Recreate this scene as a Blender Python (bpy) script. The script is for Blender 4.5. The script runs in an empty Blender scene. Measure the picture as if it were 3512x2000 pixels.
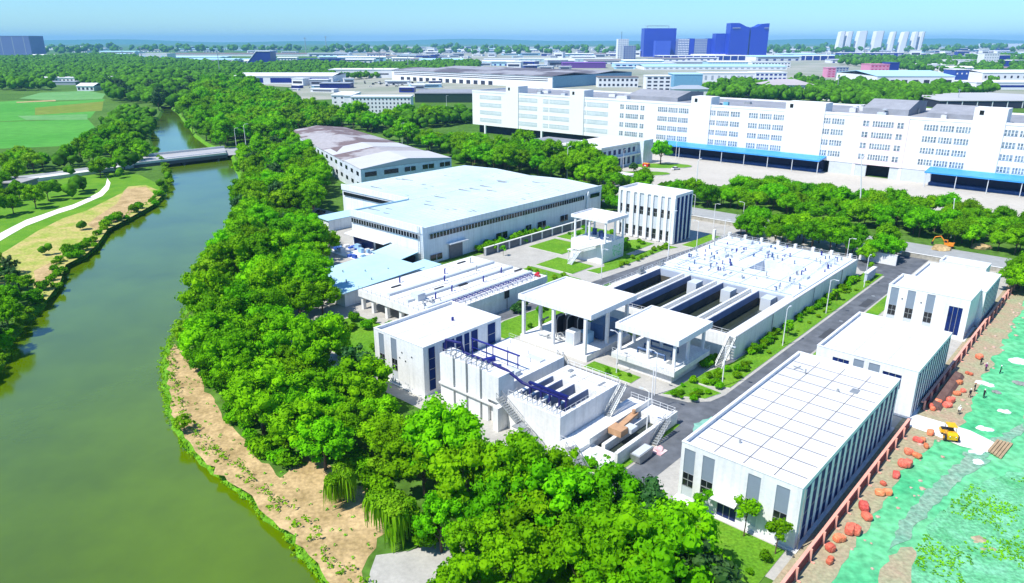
import bpy, bmesh, math, random
import numpy as np
from mathutils import Vector, Matrix
from mathutils.geometry import tessellate_polygon
# ---------------------------------------------------------------- camera, sky, sun, exposure
SC = bpy.context.scene
COL = SC.collection
FPX, CX, CY, CAMH = 2479.0, 1756.0, 1000.0, 60.0
PITCH = math.atan((1000 - 140) / FPX)
cam = bpy.data.cameras.new('camera'); camo = bpy.data.objects.new('camera', cam); COL.objects.link(camo)
cam.sensor_width = 36; cam.lens = FPX / 3512 * 36; cam.clip_start = 0.5; cam.clip_end = 60000
camo.location = (0, 0, CAMH); camo.rotation_euler = (math.pi / 2 - PITCH, 0, 0)
SC.camera = camo
SUN_EL, SUN_AZ = math.radians(56), math.radians(238)      # azimuth clockwise from +Y
w = bpy.data.worlds.new('World'); SC.world = w; w.use_nodes = True
nt = w.node_tree; nt.nodes.clear()
sky = nt.nodes.new('ShaderNodeTexSky'); sky.sky_type = 'NISHITA'; sky.sun_disc = False
sky.sun_elevation = SUN_EL; sky.sun_rotation = SUN_AZ; sky.altitude = 60
sky.air_density = 1.0; sky.dust_density = 0.3; sky.ozone_density = 2.0
tint = nt.nodes.new('ShaderNodeMix'); tint.data_type = 'RGBA'; tint.blend_type = 'MULTIPLY'
tint.inputs[0].default_value = 1; tint.inputs[7].default_value = (0.44, 0.73, 1.0, 1)
bg = nt.nodes.new('ShaderNodeBackground'); bg.inputs[1].default_value = 0.14
wo = nt.nodes.new('ShaderNodeOutputWorld')
nt.links.new(sky.outputs[0], tint.inputs[6]); nt.links.new(tint.outputs[2], bg.inputs[0]); nt.links.new(bg.outputs[0], wo.inputs[0])
sd = bpy.data.lights.new('sun', 'SUN'); sd.energy = 5.0; sd.angle = math.radians(0.5); sd.color = (1.0, 0.96, 0.88)
so = bpy.data.objects.new('sun', sd); COL.objects.link(so)
sdir = Vector((math.sin(SUN_AZ) * math.cos(SUN_EL), math.cos(SUN_AZ) * math.cos(SUN_EL), math.sin(SUN_EL)))
so.rotation_euler = sdir.to_track_quat('Z', 'Y').to_euler(); so.location = (0, 0, 300)
SC.view_settings.view_transform = 'Standard'; SC.view_settings.look = 'None'
HAZE = 7.0e-5
SC.view_settings.exposure = 0.40; SC.view_settings.gamma = 1
SC.render.engine = 'CYCLES'
SC.cycles.max_bounces = 6; SC.cycles.volume_bounces = 1; SC.cycles.transparent_max_bounces = 4
SC.cycles.diffuse_bounces = 3; SC.cycles.glossy_bounces = 3; SC.cycles.use_denoising = True
# ---------------------------------------------------------------- geometry helpers
C48, S48 = math.cos(math.radians(48)), math.sin(math.radians(48))
def ray(u, v):
    a = (u - CX) / FPX; b = (v - CY) / FPX
    return (a, math.cos(PITCH) - b * math.sin(PITCH), -math.sin(PITCH) - b * math.cos(PITCH))
def G(u, v, z=0.0):                      # survey: where a sight line meets the level z
    r = ray(u, v); t = (z - CAMH) / r[2]; return (r[0] * t, r[1] * t)
def on_wall(u, v, Y):                    # survey: where a sight line meets the plane y=Y -> x, z
    r = ray(u, v); t = Y / r[1]; return (r[0] * t, CAMH + r[2] * t)
def AC(x, y): return (x * C48 + y * S48, -x * S48 + y * C48)      # world -> site grid
def W(a, c): return (a * C48 - c * S48, a * S48 + c * C48)        # site grid -> world

def lk(nt, a, b): nt.links.new(a, b)
MATS = {}
def mat(name, col, rough=0.7, var=0.12, scale=0.6, spec=0.3, col2=None, streak=0, metal=0.0, bump=0.0, rnd=0.0, fine=None, thresh=None, transl=0.0):
    if name in MATS: return MATS[name]
    m = bpy.data.materials.new(name); m.use_nodes = True; t = m.node_tree; n = t.nodes
    p = n['Principled BSDF']; p.inputs['Roughness'].default_value = rough
    p.inputs['Specular IOR Level'].default_value = spec; p.inputs['Metallic'].default_value = metal
    tc = n.new('ShaderNodeTexCoord')
    no = n.new('ShaderNodeTexNoise'); no.inputs['Scale'].default_value = scale; no.inputs['Detail'].default_value = 5
    no.inputs['Roughness'].default_value = 0.65
    lk(t, tc.outputs['Object'], no.inputs['Vector'])
    cr = n.new('ShaderNodeValToRGB')
    a, b = (0.3, 0.7) if thresh is None else thresh
    cr.color_ramp.elements[0].position = a; cr.color_ramp.elements[1].position = b
    c2 = col2 if col2 else tuple(min(1, x * (1 + var)) for x in col)
    c1 = col if col2 else tuple(x * (1 - var) for x in col)
    cr.color_ramp.elements[0].color = (*c1, 1); cr.color_ramp.elements[1].color = (*c2, 1)
    lk(t, no.outputs[0], cr.inputs[0]); out = cr.outputs[0]
    if fine:
        n2 = n.new('ShaderNodeTexNoise'); n2.inputs['Scale'].default_value = fine[0]; n2.inputs['Detail'].default_value = 3
        lk(t, tc.outputs['Object'], n2.inputs['Vector'])
        mr = n.new('ShaderNodeMapRange'); mr.inputs[1].default_value = 0.3; mr.inputs[2].default_value = 0.7
        mr.inputs[3].default_value = 1 - fine[1]; mr.inputs[4].default_value = 1 + fine[1]
        lk(t, n2.outputs[0], mr.inputs[0])
        vm = n.new('ShaderNodeVectorMath'); vm.operation = 'SCALE'; lk(t, out, vm.inputs[0]); lk(t, mr.outputs[0], vm.inputs['Scale']); out = vm.outputs[0]
    if rnd:
        oi = n.new('ShaderNodeObjectInfo'); hs = n.new('ShaderNodeHueSaturation')
        m1 = n.new('ShaderNodeMapRange'); m1.inputs[3].default_value = 0.5 - rnd * 0.045; m1.inputs[4].default_value = 0.5 + rnd * 0.05
        m2 = n.new('ShaderNodeMapRange'); m2.inputs[3].default_value = 1 - rnd * 0.8; m2.inputs[4].default_value = 1 + rnd
        mm = n.new('ShaderNodeMath'); mm.operation = 'MULTIPLY'; mm.inputs[1].default_value = 7.31
        fr = n.new('ShaderNodeMath'); fr.operation = 'FRACT'
        lk(t, oi.outputs['Random'], m1.inputs[0]); lk(t, oi.outputs['Random'], mm.inputs[0]); lk(t, mm.outputs[0], fr.inputs[0]); lk(t, fr.outputs[0], m2.inputs[0])
        lk(t, m1.outputs[0], hs.inputs['Hue']); lk(t, m2.outputs[0], hs.inputs['Value']); lk(t, out, hs.inputs['Color']); out = hs.outputs[0]
    if streak:
        mp = n.new('ShaderNodeMapping'); mp.inputs['Scale'].default_value = (1.6, 1.6, 0.10); n3 = n.new('ShaderNodeTexNoise'); n3.inputs['Scale'].default_value = 1.0; n3.inputs['Detail'].default_value = 4
        lk(t, tc.outputs['Object'], mp.inputs[0]); lk(t, mp.outputs[0], n3.inputs['Vector']); m3 = n.new('ShaderNodeMapRange'); m3.inputs[1].default_value = 0.45; m3.inputs[2].default_value = 0.72; m3.inputs[3].default_value = 1; m3.inputs[4].default_value = 1 - streak
        lk(t, n3.outputs[0], m3.inputs[0]); v3 = n.new('ShaderNodeVectorMath'); v3.operation = 'SCALE'; lk(t, out, v3.inputs[0]); lk(t, m3.outputs[0], v3.inputs['Scale']); out = v3.outputs[0]
    lk(t, out, p.inputs['Base Color'])
    if bump:
        bp = n.new('ShaderNodeBump'); bp.inputs['Strength'].default_value = bump; bp.inputs['Distance'].default_value = 0.3
        nb = n.new('ShaderNodeTexNoise'); nb.inputs['Scale'].default_value = scale * 6; lk(t, tc.outputs['Object'], nb.inputs['Vector'])
        lk(t, nb.outputs[0], bp.inputs['Height']); lk(t, bp.outputs[0], p.inputs['Normal'])
    if transl:
        tr = n.new('ShaderNodeBsdfTranslucent'); lk(t, out, tr.inputs[0]); mx = n.new('ShaderNodeMixShader'); mx.inputs[0].default_value = transl
        lk(t, p.outputs[0], mx.inputs[1]); lk(t, tr.outputs[0], mx.inputs[2]); lk(t, mx.outputs[0], n['Material Output'].inputs['Surface'])
    MATS[name] = m; return m
WHITE = mat('white_paint', (0.70, 0.71, 0.72), 0.6, 0.05, 0.2, fine=(2.0, 0.05), col2=(0.80, 0.80, 0.79), streak=.13)
ROOFW = mat('white_roof_membrane', (0.55, 0.56, 0.59), 0.7, 0.05, 0.10, fine=(1.2, 0.06), col2=(0.70, 0.70, 0.71))
CONC = mat('pale_concrete', (0.66, 0.66, 0.64), 0.85, 0.12, 0.3, fine=(3, 0.10))
GREY = mat('grey_panel', (0.21, 0.26, 0.32), 0.5, 0.06, 0.5)
PALEG = mat('pale_grey_panel', (0.52, 0.56, 0.60), 0.5, 0.06, 0.5)
NAVY = mat('navy_glass', (0.004, 0.018, 0.11), 0.25, 0.4, 0.5, spec=0.25)
BLACKG = mat('dark_glass', (0.012, 0.014, 0.018), 0.1, 0.5, 0.7, spec=0.6)
DARK = mat('dark_interior', (0.015, 0.016, 0.022), 0.9, 0.3, 0.5)
METAL = mat('grey_steel', (0.35, 0.37, 0.38), 0.45, 0.15, 1.5, metal=0.4)
NAVYP = mat('navy_pipe_paint', (0.012, 0.018, 0.20), 0.35, 0.2, 1.0)
SIDEN = mat('matt_navy_panel', (0.006, 0.026, 0.13), 0.55, 0.2, 0.4, spec=0.08)  # own navy of the side glazing, rough and barely reflective
LINE = mat('roof_joint', (0.12, 0.12, 0.13), 0.9, 0.3, 2)
SEAM = mat('pale_roof_seam', (0.52, 0.52, 0.53), 0.9, 0.2, 2)
PIPEW = mat('white_pipe', (0.7, 0.72, 0.74), 0.4, 0.05, 1)
COLS = {}
class MB:
    def __init__(s): s.v = []; s.f = []; s.m = []
    def quad(s, pts, m=0):
        i = len(s.v); s.v += [tuple(p) for p in pts]; s.f.append(tuple(range(i, i + len(pts)))); s.m.append(m)
    def box(s, x0, x1, y0, y1, z0, z1, m=0, top=None):
        if x1 < x0: x0, x1 = x1, x0
        if y1 < y0: y0, y1 = y1, y0
        i = len(s.v)
        s.v += [(x0, y0, z0), (x1, y0, z0), (x1, y1, z0), (x0, y1, z0), (x0, y0, z1), (x1, y0, z1), (x1, y1, z1), (x0, y1, z1)]
        s.f += [(i, i+3, i+2, i+1), (i+4, i+5, i+6, i+7), (i, i+1, i+5, i+4), (i+1, i+2, i+6, i+5), (i+2, i+3, i+7, i+6), (i+3, i, i+4, i+7)]
        s.m += [m, m if top is None else top, m, m, m, m]; return s
    def prism(s, poly, z0, z1, m=0, top=None, z1s=None):
        n = len(poly); i = len(s.v)
        ar = sum(poly[k][0] * poly[(k+1) % n][1] - poly[(k+1) % n][0] * poly[k][1] for k in range(n))
        if ar < 0: poly = poly[::-1]; z1s = z1s[::-1] if z1s else None
        for k, p in enumerate(poly): s.v.append((p[0], p[1], z0))
        for k, p in enumerate(poly): s.v.append((p[0], p[1], z1s[k] if z1s else z1))
        for k in range(n):
            j = (k + 1) % n; s.f.append((i+k, i+j, i+n+j, i+n+k)); s.m.append(m)
        tp = tessellate_polygon([[Vector((p[0], p[1], 0)) for p in poly]])
        for t in tp:
            s.f.append(tuple(i + n + q for q in t)); s.m.append(m if top is None else top)
            s.f.append(tuple(i + q for q in reversed(t))); s.m.append(m)
        return s
    def extr(s, prof, axis, e0, e1, m=0):          # profile (u,z) extruded along 'x' or 'y'
        n = len(prof); i = len(s.v)
        for e in (e0, e1):
            for (u, z) in prof: s.v.append((e, u, z) if axis == 'x' else (u, e, z))
        for k in range(n):
            j = (k + 1) % n; s.f.append((i+k, i+j, i+n+j, i+n+k)); s.m.append(m)
        s.f.append(tuple(i + k for k in reversed(range(n)))); s.m.append(m); s.f.append(tuple(i + n + k for k in range(n))); s.m.append(m); return s
    def tube(s, pts, r, n=6, m=0, r2=None):
        P = [Vector(p) for p in pts]; rings = []
        for k, p in enumerate(P):
            d = (P[min(k+1, len(P)-1)] - P[max(k-1, 0)]).normalized()
            u = d.orthogonal().normalized() if k == 0 else (u0 - d * u0.dot(d)).normalized()
            u0 = u; v = d.cross(u); rr = r if r2 is None else r + (r2 - r) * k / (len(P) - 1)
            b = len(s.v)
            for q in range(n):
                a = 2 * math.pi * q / n; s.v.append(tuple(p + u * math.cos(a) * rr + v * math.sin(a) * rr))
            rings.append(b)
        for k in range(len(P) - 1):
            for q in range(n):
                s.f.append((rings[k]+q, rings[k]+(q+1) % n, rings[k+1]+(q+1) % n, rings[k+1]+q)); s.m.append(m)
        s.f.append(tuple(rings[0] + q for q in reversed(range(n)))); s.m.append(m)
        s.f.append(tuple(rings[-1] + q for q in range(n))); s.m.append(m); return s
    def wall(s, axis, p, t, u0, u1, z0, z1, holes=(), m=0):   # slab with rectangular openings (u0,u1,z0,z1)
        us = sorted({u0, u1, *[min(max(h[k], u0), u1) for h in holes for k in (0, 1)]})
        zs = sorted({z0, z1, *[min(max(h[k], z0), z1) for h in holes for k in (2, 3)]})
        for a, b in zip(zs, zs[1:]):
            run = None
            for c, d in zip(us, us[1:]):
                hit = any(h[0] - 1e-6 <= c and d <= h[1] + 1e-6 and h[2] - 1e-6 <= a and b <= h[3] + 1e-6 for h in holes)
                if hit:
                    if run is not None: s._w(axis, p, t, run, c, a, b, m); run = None
                elif run is None: run = c
            if run is not None: s._w(axis, p, t, run, u1, a, b, m)
        return s
    def _w(s, axis, p, t, u0, u1, z0, z1, m):
        if axis == 'x': s.box(p, p + t, u0, u1, z0, z1, m)
        else: s.box(u0, u1, p, p + t, z0, z1, m)
    def ico(s, c, r, m=0, sub=1, sc=(1, 1, 1), jit=0.0, rng=random):
        vs, fs = ICO[sub]; i = len(s.v)
        for q in vs:
            k = 1 + rng.uniform(-jit, jit)
            s.v.append((c[0] + q[0]*r*sc[0]*k, c[1] + q[1]*r*sc[1]*k, c[2] + q[2]*r*sc[2]*k))
        for q in fs: s.f.append(tuple(i + j for j in q)); s.m.append(m)
        return s
def _ico(sub):
    bm = bmesh.new(); bmesh.ops.create_icosphere(bm, subdivisions=sub, radius=1)
    r = ([tuple(v.co) for v in bm.verts], [tuple(v.index for v in f.verts) for f in bm.faces]); bm.free(); return r
ICO = {1: _ico(1), 2: _ico(2), 3: _ico(3)}
def mesh_from(name, mb, mats, o=(0, 0, 0), smooth=False):
    me = bpy.data.meshes.new(name)
    me.from_pydata([(x - o[0], y - o[1], z - o[2]) for x, y, z in mb.v], [], mb.f)
    for m in (mats if isinstance(mats, (list, tuple)) else [mats]): me.materials.append(m)
    me.polygons.foreach_set('material_index', mb.m)
    if smooth: me.polygons.foreach_set('use_smooth', [True] * len(me.polygons))
    me.update(); return me
def setp(o, label=None, cat=None, group=None, kind=None):
    if label: o['label'] = label
    if cat: o['category'] = cat
    if group: o['group'] = group
    if kind: o['kind'] = kind
    return o
class Thing:
    """an Empty at the thing's base; parts are given in frame coordinates (rot degrees about the world origin)"""
    def __init__(s, name, label, cat, at=(0, 0), z=0.0, rot=48, group=None):
        s.o = (at[0], at[1], z); r = math.radians(rot)
        s.e = bpy.data.objects.new(name, None); COL.objects.link(s.e); s.e.empty_display_size = 1
        s.e.location = (at[0]*math.cos(r) - at[1]*math.sin(r), at[0]*math.sin(r) + at[1]*math.cos(r), z)
        s.e.rotation_euler = (0, 0, r); setp(s.e, label, cat, group)
    def part(s, name, mb, mats, parent=None, label=None, smooth=False):
        ob = bpy.data.objects.new(name, mesh_from(name, mb, mats, s.o, smooth)); COL.objects.link(ob)
        ob.parent = parent if parent else s.e
        if label: ob['label'] = label
        return ob
def one(name, mb, mats, label, cat, at, z=0.0, rot=48, group=None, smooth=False):
    r = math.radians(rot); ob = bpy.data.objects.new(name, mesh_from(name, mb, mats, (at[0], at[1], z), smooth)); COL.objects.link(ob)
    ob.location = (at[0]*math.cos(r) - at[1]*math.sin(r), at[0]*math.sin(r) + at[1]*math.cos(r), z); ob.rotation_euler = (0, 0, r)
    return setp(ob, label, cat, group)
def copy_tree(root, loc, rotz=None, scale=None, label=None, group=None):
    c = root.copy(); COL.objects.link(c); c.location = loc
    if rotz is not None: c.rotation_euler = (0, 0, rotz)
    if scale is not None: c.scale = scale if isinstance(scale, tuple) else (scale,) * 3
    if label: c['label'] = label
    if group: c['group'] = group
    for ch in list(root.children):
        d = ch.copy(); COL.objects.link(d); d.parent = c
        for g in list(ch.children):
            e = g.copy(); COL.objects.link(e); e.parent = d
    return c
def sheet(name, pts, z, m, thick=0.0):             # world polygon as one level sheet of the setting
    vs = [Vector((p[0], p[1], 0)) for p in pts]; t = tessellate_polygon([vs]); mb = MB()
    mb.v = [(p[0], p[1], z) for p in pts]
    for q in t:
        a, b, c = [vs[k] for k in q]
        mb.f.append(tuple(q) if (b - a).cross(c - a).z > 0 else tuple(reversed(q))); mb.m.append(0)
    ob = bpy.data.objects.new(name, mesh_from(name, mb, m)); COL.objects.link(ob); ob['kind'] = 'structure'; return ob
def jag(P, step=2.0, amp=0.6, seed=3, opened=False):
    rg = random.Random(seed); o = []
    for k in range(len(P)):
        if opened and k == len(P)-1: o.append(P[k]); break
        p, q = P[k], P[(k+1) % len(P)]; L = math.hypot(q[0]-p[0], q[1]-p[1]); n = max(1, int(L/step)); o.append(p)
        for j in range(1, n): t = j/n; o.append((p[0]+(q[0]-p[0])*t+rg.uniform(-amp, amp), p[1]+(q[1]-p[1])*t+rg.uniform(-amp, amp)))
    return o
def gsheet(name, acs, z, m): return sheet(name, [W(*p) for p in acs], z, m)
def isheet(name, uvs, z, m): return sheet(name, [G(u, v, 0) for u, v in uvs], z, m)
def rectp(a0, a1, c0, c1): return [(a0, c0), (a1, c0), (a1, c1), (a0, c1)]
def rrect(a0, a1, c0, c1, r, n=5):
    out = []
    for (x, y, s) in ((a0+r, c0+r, 180), (a1-r, c0+r, 270), (a1-r, c1-r, 0), (a0+r, c1-r, 90)):
        for k in range(n + 1):
            t = math.radians(s + 90 * k / n); out.append((x + r*math.cos(t), y + r*math.sin(t)))
    return out
R = random.Random(7)
# ---------------------------------------------------------------- ground, water, roads
GRASS = mat('meadow', (0.05, 0.13, 0.012), 0.95, 0.3, 0.02, spec=0.1, col2=(0.10, 0.20, 0.03), fine=(0.5, 0.35))
LAWN = mat('lawn', (0.07, 0.22, 0.012), 0.95, 0.3, 0.12, spec=0.1, col2=(0.15, 0.30, 0.02), fine=(3, 0.3))
FIELD = mat('crop_green', (0.06, 0.26, 0.03), 0.95, 0.2, 0.012, spec=0.1, col2=(0.10, 0.33, 0.05), fine=(0.15, 0.12))
FIELD2 = mat('crop_olive', (0.14, 0.22, 0.02), 0.95, 0.2, 0.02, spec=0.1, col2=(0.20, 0.24, 0.04), fine=(0.15, 0.15))
FIELD3 = mat('crop_pale', (0.16, 0.34, 0.12), 0.95, 0.2, 0.02, spec=0.1, col2=(0.10, 0.28, 0.07), fine=(0.2, 0.15))
BANK = mat('bare_bank', (0.28, 0.20, 0.085), 0.95, 0.2, 0.22, spec=0.1, col2=(0.58, 0.42, 0.22), fine=(1.6, 0.22), bump=0.4)
BANKG = mat('weedy_bank', (0.07, 0.20, 0.01), 0.95, 0.2, 0.4, spec=0.1, col2=(0.14, 0.34, 0.02), fine=(2.5, 0.4), bump=0.5)
DRYG = mat('dry_grass', (0.46, 0.38, 0.14), 0.95, 0.2, 0.12, spec=0.1, col2=(0.26, 0.34, 0.05), fine=(1.2, 0.25), thresh=(.42, .62), bump=0.3)
ASPH = mat('asphalt', (0.085, 0.095, 0.11), 0.85, 0.2, 0.12, fine=(0.5, 0.22), col2=(0.14, 0.15, 0.17))
ROADC = mat('concrete_road', (0.32, 0.33, 0.33), 0.85, 0.1, 0.05, fine=(0.6, 0.08))
YARD = mat('concrete_yard', (0.46, 0.43, 0.38), 0.85, 0.08, 0.03, fine=(0.5, 0.06))
PAVE = mat('paving', (0.40, 0.385, 0.35), 0.85, 0.12, 0.3, fine=(2, 0.08))
KERB = mat('kerb_stone', (0.62, 0.61, 0.57), 0.85, 0.1, 0.5)
NET = mat('green_netting', (0.035, 0.38, 0.16), 0.9, 0.2, 0.06, spec=0.05, col2=(0.17, 0.52, 0.26), fine=(0.8, 0.30), bump=1.0)
NETB = mat('netting_weeds', (0.07, 0.34, 0.13), 0.9, 0.2, 0.3, spec=0.1, col2=(0.20, 0.52, 0.32), fine=(2.2, 0.3), bump=0.6)
DIRT = mat('site_dirt', (0.40, 0.28, 0.20), 0.95, 0.2, 0.2, spec=0.1, col2=(0.30, 0.34, 0.20), fine=(2, 0.2), bump=0.4)
WATER = mat('river_water', (0.085, 0.150, 0.0), 0.10, 0.25, 0.03, spec=0.5)
_p = WATER.node_tree.nodes['Principled BSDF']; _p.inputs['IOR'].default_value = 1.5; _p.inputs['Coat Weight'].default_value = 0.40; _p.inputs['Coat IOR'].default_value = 1.62; _p.inputs['Coat Roughness'].default_value = 0.12
n_ = WATER.node_tree
_b = n_.nodes.new('ShaderNodeBump'); _b.inputs['Strength'].default_value = 0.10; _b.inputs['Distance'].default_value = 0.10
_n = n_.nodes.new('ShaderNodeTexNoise'); _n.inputs['Scale'].default_value = 0.35; _n.inputs['Detail'].default_value = 6; _n.inputs['Roughness'].default_value = 0.75
_c = n_.nodes.new('ShaderNodeTexCoord'); lk(n_, _c.outputs['Object'], _n.inputs['Vector']); lk(n_, _n.outputs[0], _b.inputs['Height'])
lk(n_, _b.outputs[0], n_.nodes['Principled BSDF'].inputs['Normal'])
ZW = -1.5
rightb = [(1117,2010),(1049,1928),(975,1830),(901,1786),(857,1718),(771,1663),(684,1595),(629,1527),(585,1471),(565,1400),(558,1300),(560,1200),(600,1119),(665,1023),(705,936),(775,831),(795,749),(812,690),(815,600),(790,540),(715,505),(665,470),(640,430),(612,395),(585,372)]
leftb = [(-60,1330),(10,1263),(48,1167),(91,1110),(159,1047),(211,975),(231,917),(298,884),(337,850),(375,792),(433,763),(529,711),(567,672),(592,620),(575,575),(541,529),(519,481),(524,437),(550,405),(562,380),(556,372)]
RB = [G(u, v, ZW) for u, v in rightb]; LB = [G(u, v, ZW) for u, v in leftb]
def dens(P, n=4, jit=0.5):
    o = []
    for k in range(len(P) - 1):
        for q in range(n):
            t = q / n; j = jit if q else 0
            o.append((P[k][0]*(1-t) + P[k+1][0]*t + R.uniform(-j, j), P[k][1]*(1-t) + P[k+1][1]*t + R.uniform(-j, j)))
    return o + [P[-1]]
RB = [(12, 40)] + dens(RB); LB = [(-75, 20)] + dens(LB)
def offs(P, d):                                     # offset to the left of the walking direction
    o = []
    for k in range(len(P)):
        a = P[max(k-1, 0)]; b = P[min(k+1, len(P)-1)]; dx, dy = b[0]-a[0], b[1]-a[1]; L = math.hypot(dx, dy) or 1
        o.append((P[k][0] - dy/L*d, P[k][1] + dx/L*d))
    return o
RT = offs(RB, -1.6); LT = offs(LB, 1.6)             # top of bank, water line
notch = LT + RT[::-1]
ground = [(-15000, -300)] + [(-75, -300)] + notch + [(12, -300), (15000, -300), (15000, 20000), (-15000, 20000)]
sheet('ground', ground, 0.0, GRASS)
sheet('water', [(-700, -290), (60, -290), (60, 1500), (-700, 1500)], ZW, WATER)
bk = MB()
for T_, B_ in ((RT, offs(RB, 0.5)), (LT, offs(LB, -0.5))):
    for k in range(len(T_) - 1):
        bk.quad([(*T_[k], 0), (*T_[k+1], 0), (*B_[k+1], ZW - 0.5), (*B_[k], ZW - 0.5)])
ob = bpy.data.objects.new('riverbank', mesh_from('riverbank', bk, BANKG)); COL.objects.link(ob); ob['kind'] = 'structure'
# bare strips along the right bank, lower left
sheet('bare_bank_strip', jag([G(u, v) for u, v in [(600,1180),(640,1215),(690,1270),(700,1330),(760,1420),(830,1500),(880,1570),(960,1640),(1040,1560),(1110,1570),(1180,1650),(1300,1700),(1330,1800),(1290,1880),(1240,1960),(1230,2060),(1180,2060),(1120,1990),(1060,1905),(985,1820),(915,1770),(865,1700),(780,1650),(700,1580),(650,1515),(600,1450),(585,1380),(578,1290),(575,1220)]], 1.5, .5), 0.02, BANK)
isheet('gravel_track', [(1250,2080),(1270,1960),(1290,1905),(1400,1890),(1540,1850),(1620,1900),(1600,2080)], 0.03, PAVE)
# left bank
isheet('left_lawn', [(0,700),(120,650),(230,610),(420,590),(480,600),(560,640),(530,700),(430,750),(370,780),(330,835),(230,870),(120,950),(60,1000),(0,1060)], 0.02, LAWN)
isheet('dry_bank', [(130,792),(216,749),(298,722),(418,662),(440,640),(500,635),(560,660),(555,672),(520,705),(430,755),(370,785),(330,842),(290,876),(225,908),(205,970),(150,1040),(120,1010),(110,960),(0,990),(0,872),(29,856)], 0.04, DRYG)
isheet('bare_bank_patch', [(330,745),(400,700),(430,650),(500,640),(530,668),(500,700),(430,742),(372,775),(330,790),(300,770)], 0.06, BANK)
isheet('bare_bank_patch', [(115,930),(175,900),(190,920),(160,960),(125,975)], 0.06, BANK)
pc = [(0,818),(40,795),(90,768),(140,750),(200,727),(250,712),(300,690),(340,668),(362,645),(368,622),(352,600)]
pw = [19, 17, 15, 13, 11, 10.5, 10, 10, 10, 11, 9]
PATHM = mat('path_gravel', (0.78, 0.74, 0.64), 0.9, 0.06, 0.2)
isheet('path', [(u, v - k*0.9) for (u, v), k in zip(pc, pw)] + [(u + (11 if i > 6 else 0), v + k*0.5) for i, ((u, v), k) in reversed(list(enumerate(zip(pc, pw))))], 0.07, PATHM)
# fields
isheet('field', [(-40,420),(300,408),(330,440),(240,500),(0,510),(-40,510)], 0.02, FIELD)
isheet('field', [(-40,352),(60,345),(180,350),(360,340),(340,365),(310,405),(-40,418)], 0.02, FIELD)
isheet('field', [(120,370),(355,348),(350,380),(120,395)], 0.05, FIELD2)
isheet('field', [(60,398),(300,392),(300,411),(90,412)], 0.08, FIELD3)
isheet('field', [(65,338),(140,318),(300,312),(362,322),(350,340),(190,345)], 0.05, FIELD3)
isheet('field', [(55,350),(190,343),(192,347),(58,353)], 0.11, BANK)
# roads outside the plant
gsheet('road', [(232.5, -80), (247.5, -80), (247.5, 175), (232.5, 175)], 0.02, ROADC)
gsheet('yard', [(300, -60), (362, -60), (362, 215), (330, 215), (280, 205), (262, 180), (262, 172), (247, 172), (247, 150), (290, 150), (300, 130)], 0.03, YARD)
sheet('road', [G(-40,645), G(100,628), G(300,598), G(447,572), G(461,548), G(300,574), G(100,600), G(-40,615)], 0.03, ROADC)
sheet('road', [G(779,534), G(880,522), G(990,508), G(1150,480), G(1150,466), G(980,492), G(769,508)], 0.03, ROADC)
sheet('industrial_ground', [G(1000,345), G(1000,300), G(760,285), G(800,262), G(1450,232), G(1450,200), G(1150,196), G(1150,160), G(3600,160), G(3600,330), G(1500,330)], 0.05, mat('dusty_ground', (0.40,0.38,0.33), 0.9, 0.3, 0.01, col2=(0.2,0.24,0.16)))
# plant ground
gsheet('plant_paving', [(72, 19.4), (232, 19.4), (232, 145), (72, 145)], 0.02, PAVE)
loop_o = [(60,45),(124.5,45),(200,44.6),(216,44.6),(231,44.6),(231,62),(216,62),(206,56),(205,49.4),(112,49.4),(108,50.2),(105,53),(104,58),(103.6,63),(103.6,72),(97.5,73),(97.5,57),(96,52),(92,49.2),(60,49.2)]
gsheet('asphalt_road', loop_o, 0.04, ASPH)
gsheet('asphalt_road', [(97.5, 72), (103.6, 72), (103.6, 100), (105, 103), (108, 104.2), (232, 94.8), (232, 100.5), (206, 101), (160, 104.5), (108, 107.5), (101, 107), (97.5, 103)], 0.044, ASPH)
gsheet('faded_green_stain', jag([(95.5, 44.9), (104.5, 44.9), (103, 47.5), (99, 48.6), (96, 47)], 1, .3), .06, mat('stain_green', (.20,.42,.34), .9, .3, .4))
for _a in (52, 70, 118, 140, 163, 186, 208): gsheet('manhole', [(_a+.45*math.cos(t), 46.6+.45*math.sin(t)) for t in [q*.6283 for q in range(10)]], .062, METAL)
for _a in (112, 150, 176): gsheet('asphalt_patch', jag(rectp(_a, _a+7, 45.2, 47.0), 1, .1), .056, mat('asphalt_patch', (.06,.065,.075), .9, .15, .5))
def lawn(p, z=0.15):
    mb = MB().prism([W(*q) for q in p], 0.021, z, 1, 0)
    o = bpy.data.objects.new('lawn', mesh_from('lawn', mb, [LAWN, KERB])); COL.objects.link(o); o['kind'] = 'structure'
    return o
lawn([(206,50),(206,54.6),(126,54.6),(118,56.5),(113,56.5),(113,53.5),(115,50)])
lawn([(104.6,58.0),(108,51.4),(112,50.2),(112.6,57.2),(107.5,57.4)])
lawn([(104.4,64.5),(107.9,64.5),(107.9,75.3),(104.4,75.3)])
lawn([(118,56.9),(125.8,56.9),(125.8,74),(122,74),(122,57.4)])
lawn([(104.4,95),(112,95),(126,95),(150,95),(150,101),(112,103.2),(107,102),(104.4,99)])
lawn([(155,108),(162,107),(188,107),(193,105.2),(193,110),(176,110.5),(176,122),(161.5,110.5),(155,112)])
lawn([(150,113),(160,113),(160,126),(150,126)])
lawn([(163,127),(176,127),(176,140),(163,140)])
lawn([(196,101.6),(214,101.4),(214,105.6),(196,105.8)])
lawn([(176,113),(192,113),(192,120),(184,126),(176,126)])
lawn([(178,128),(196,130),(196,141),(178,141)])
lawn([(124,76),(125.8,76),(125.8,94),(124,94)])
lawn([(136,108.5),(148,108.5),(148,126),(136,126)])
lawn([(97,50),(93,49.8),(90,50),(90,53),(96,54)])
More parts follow.
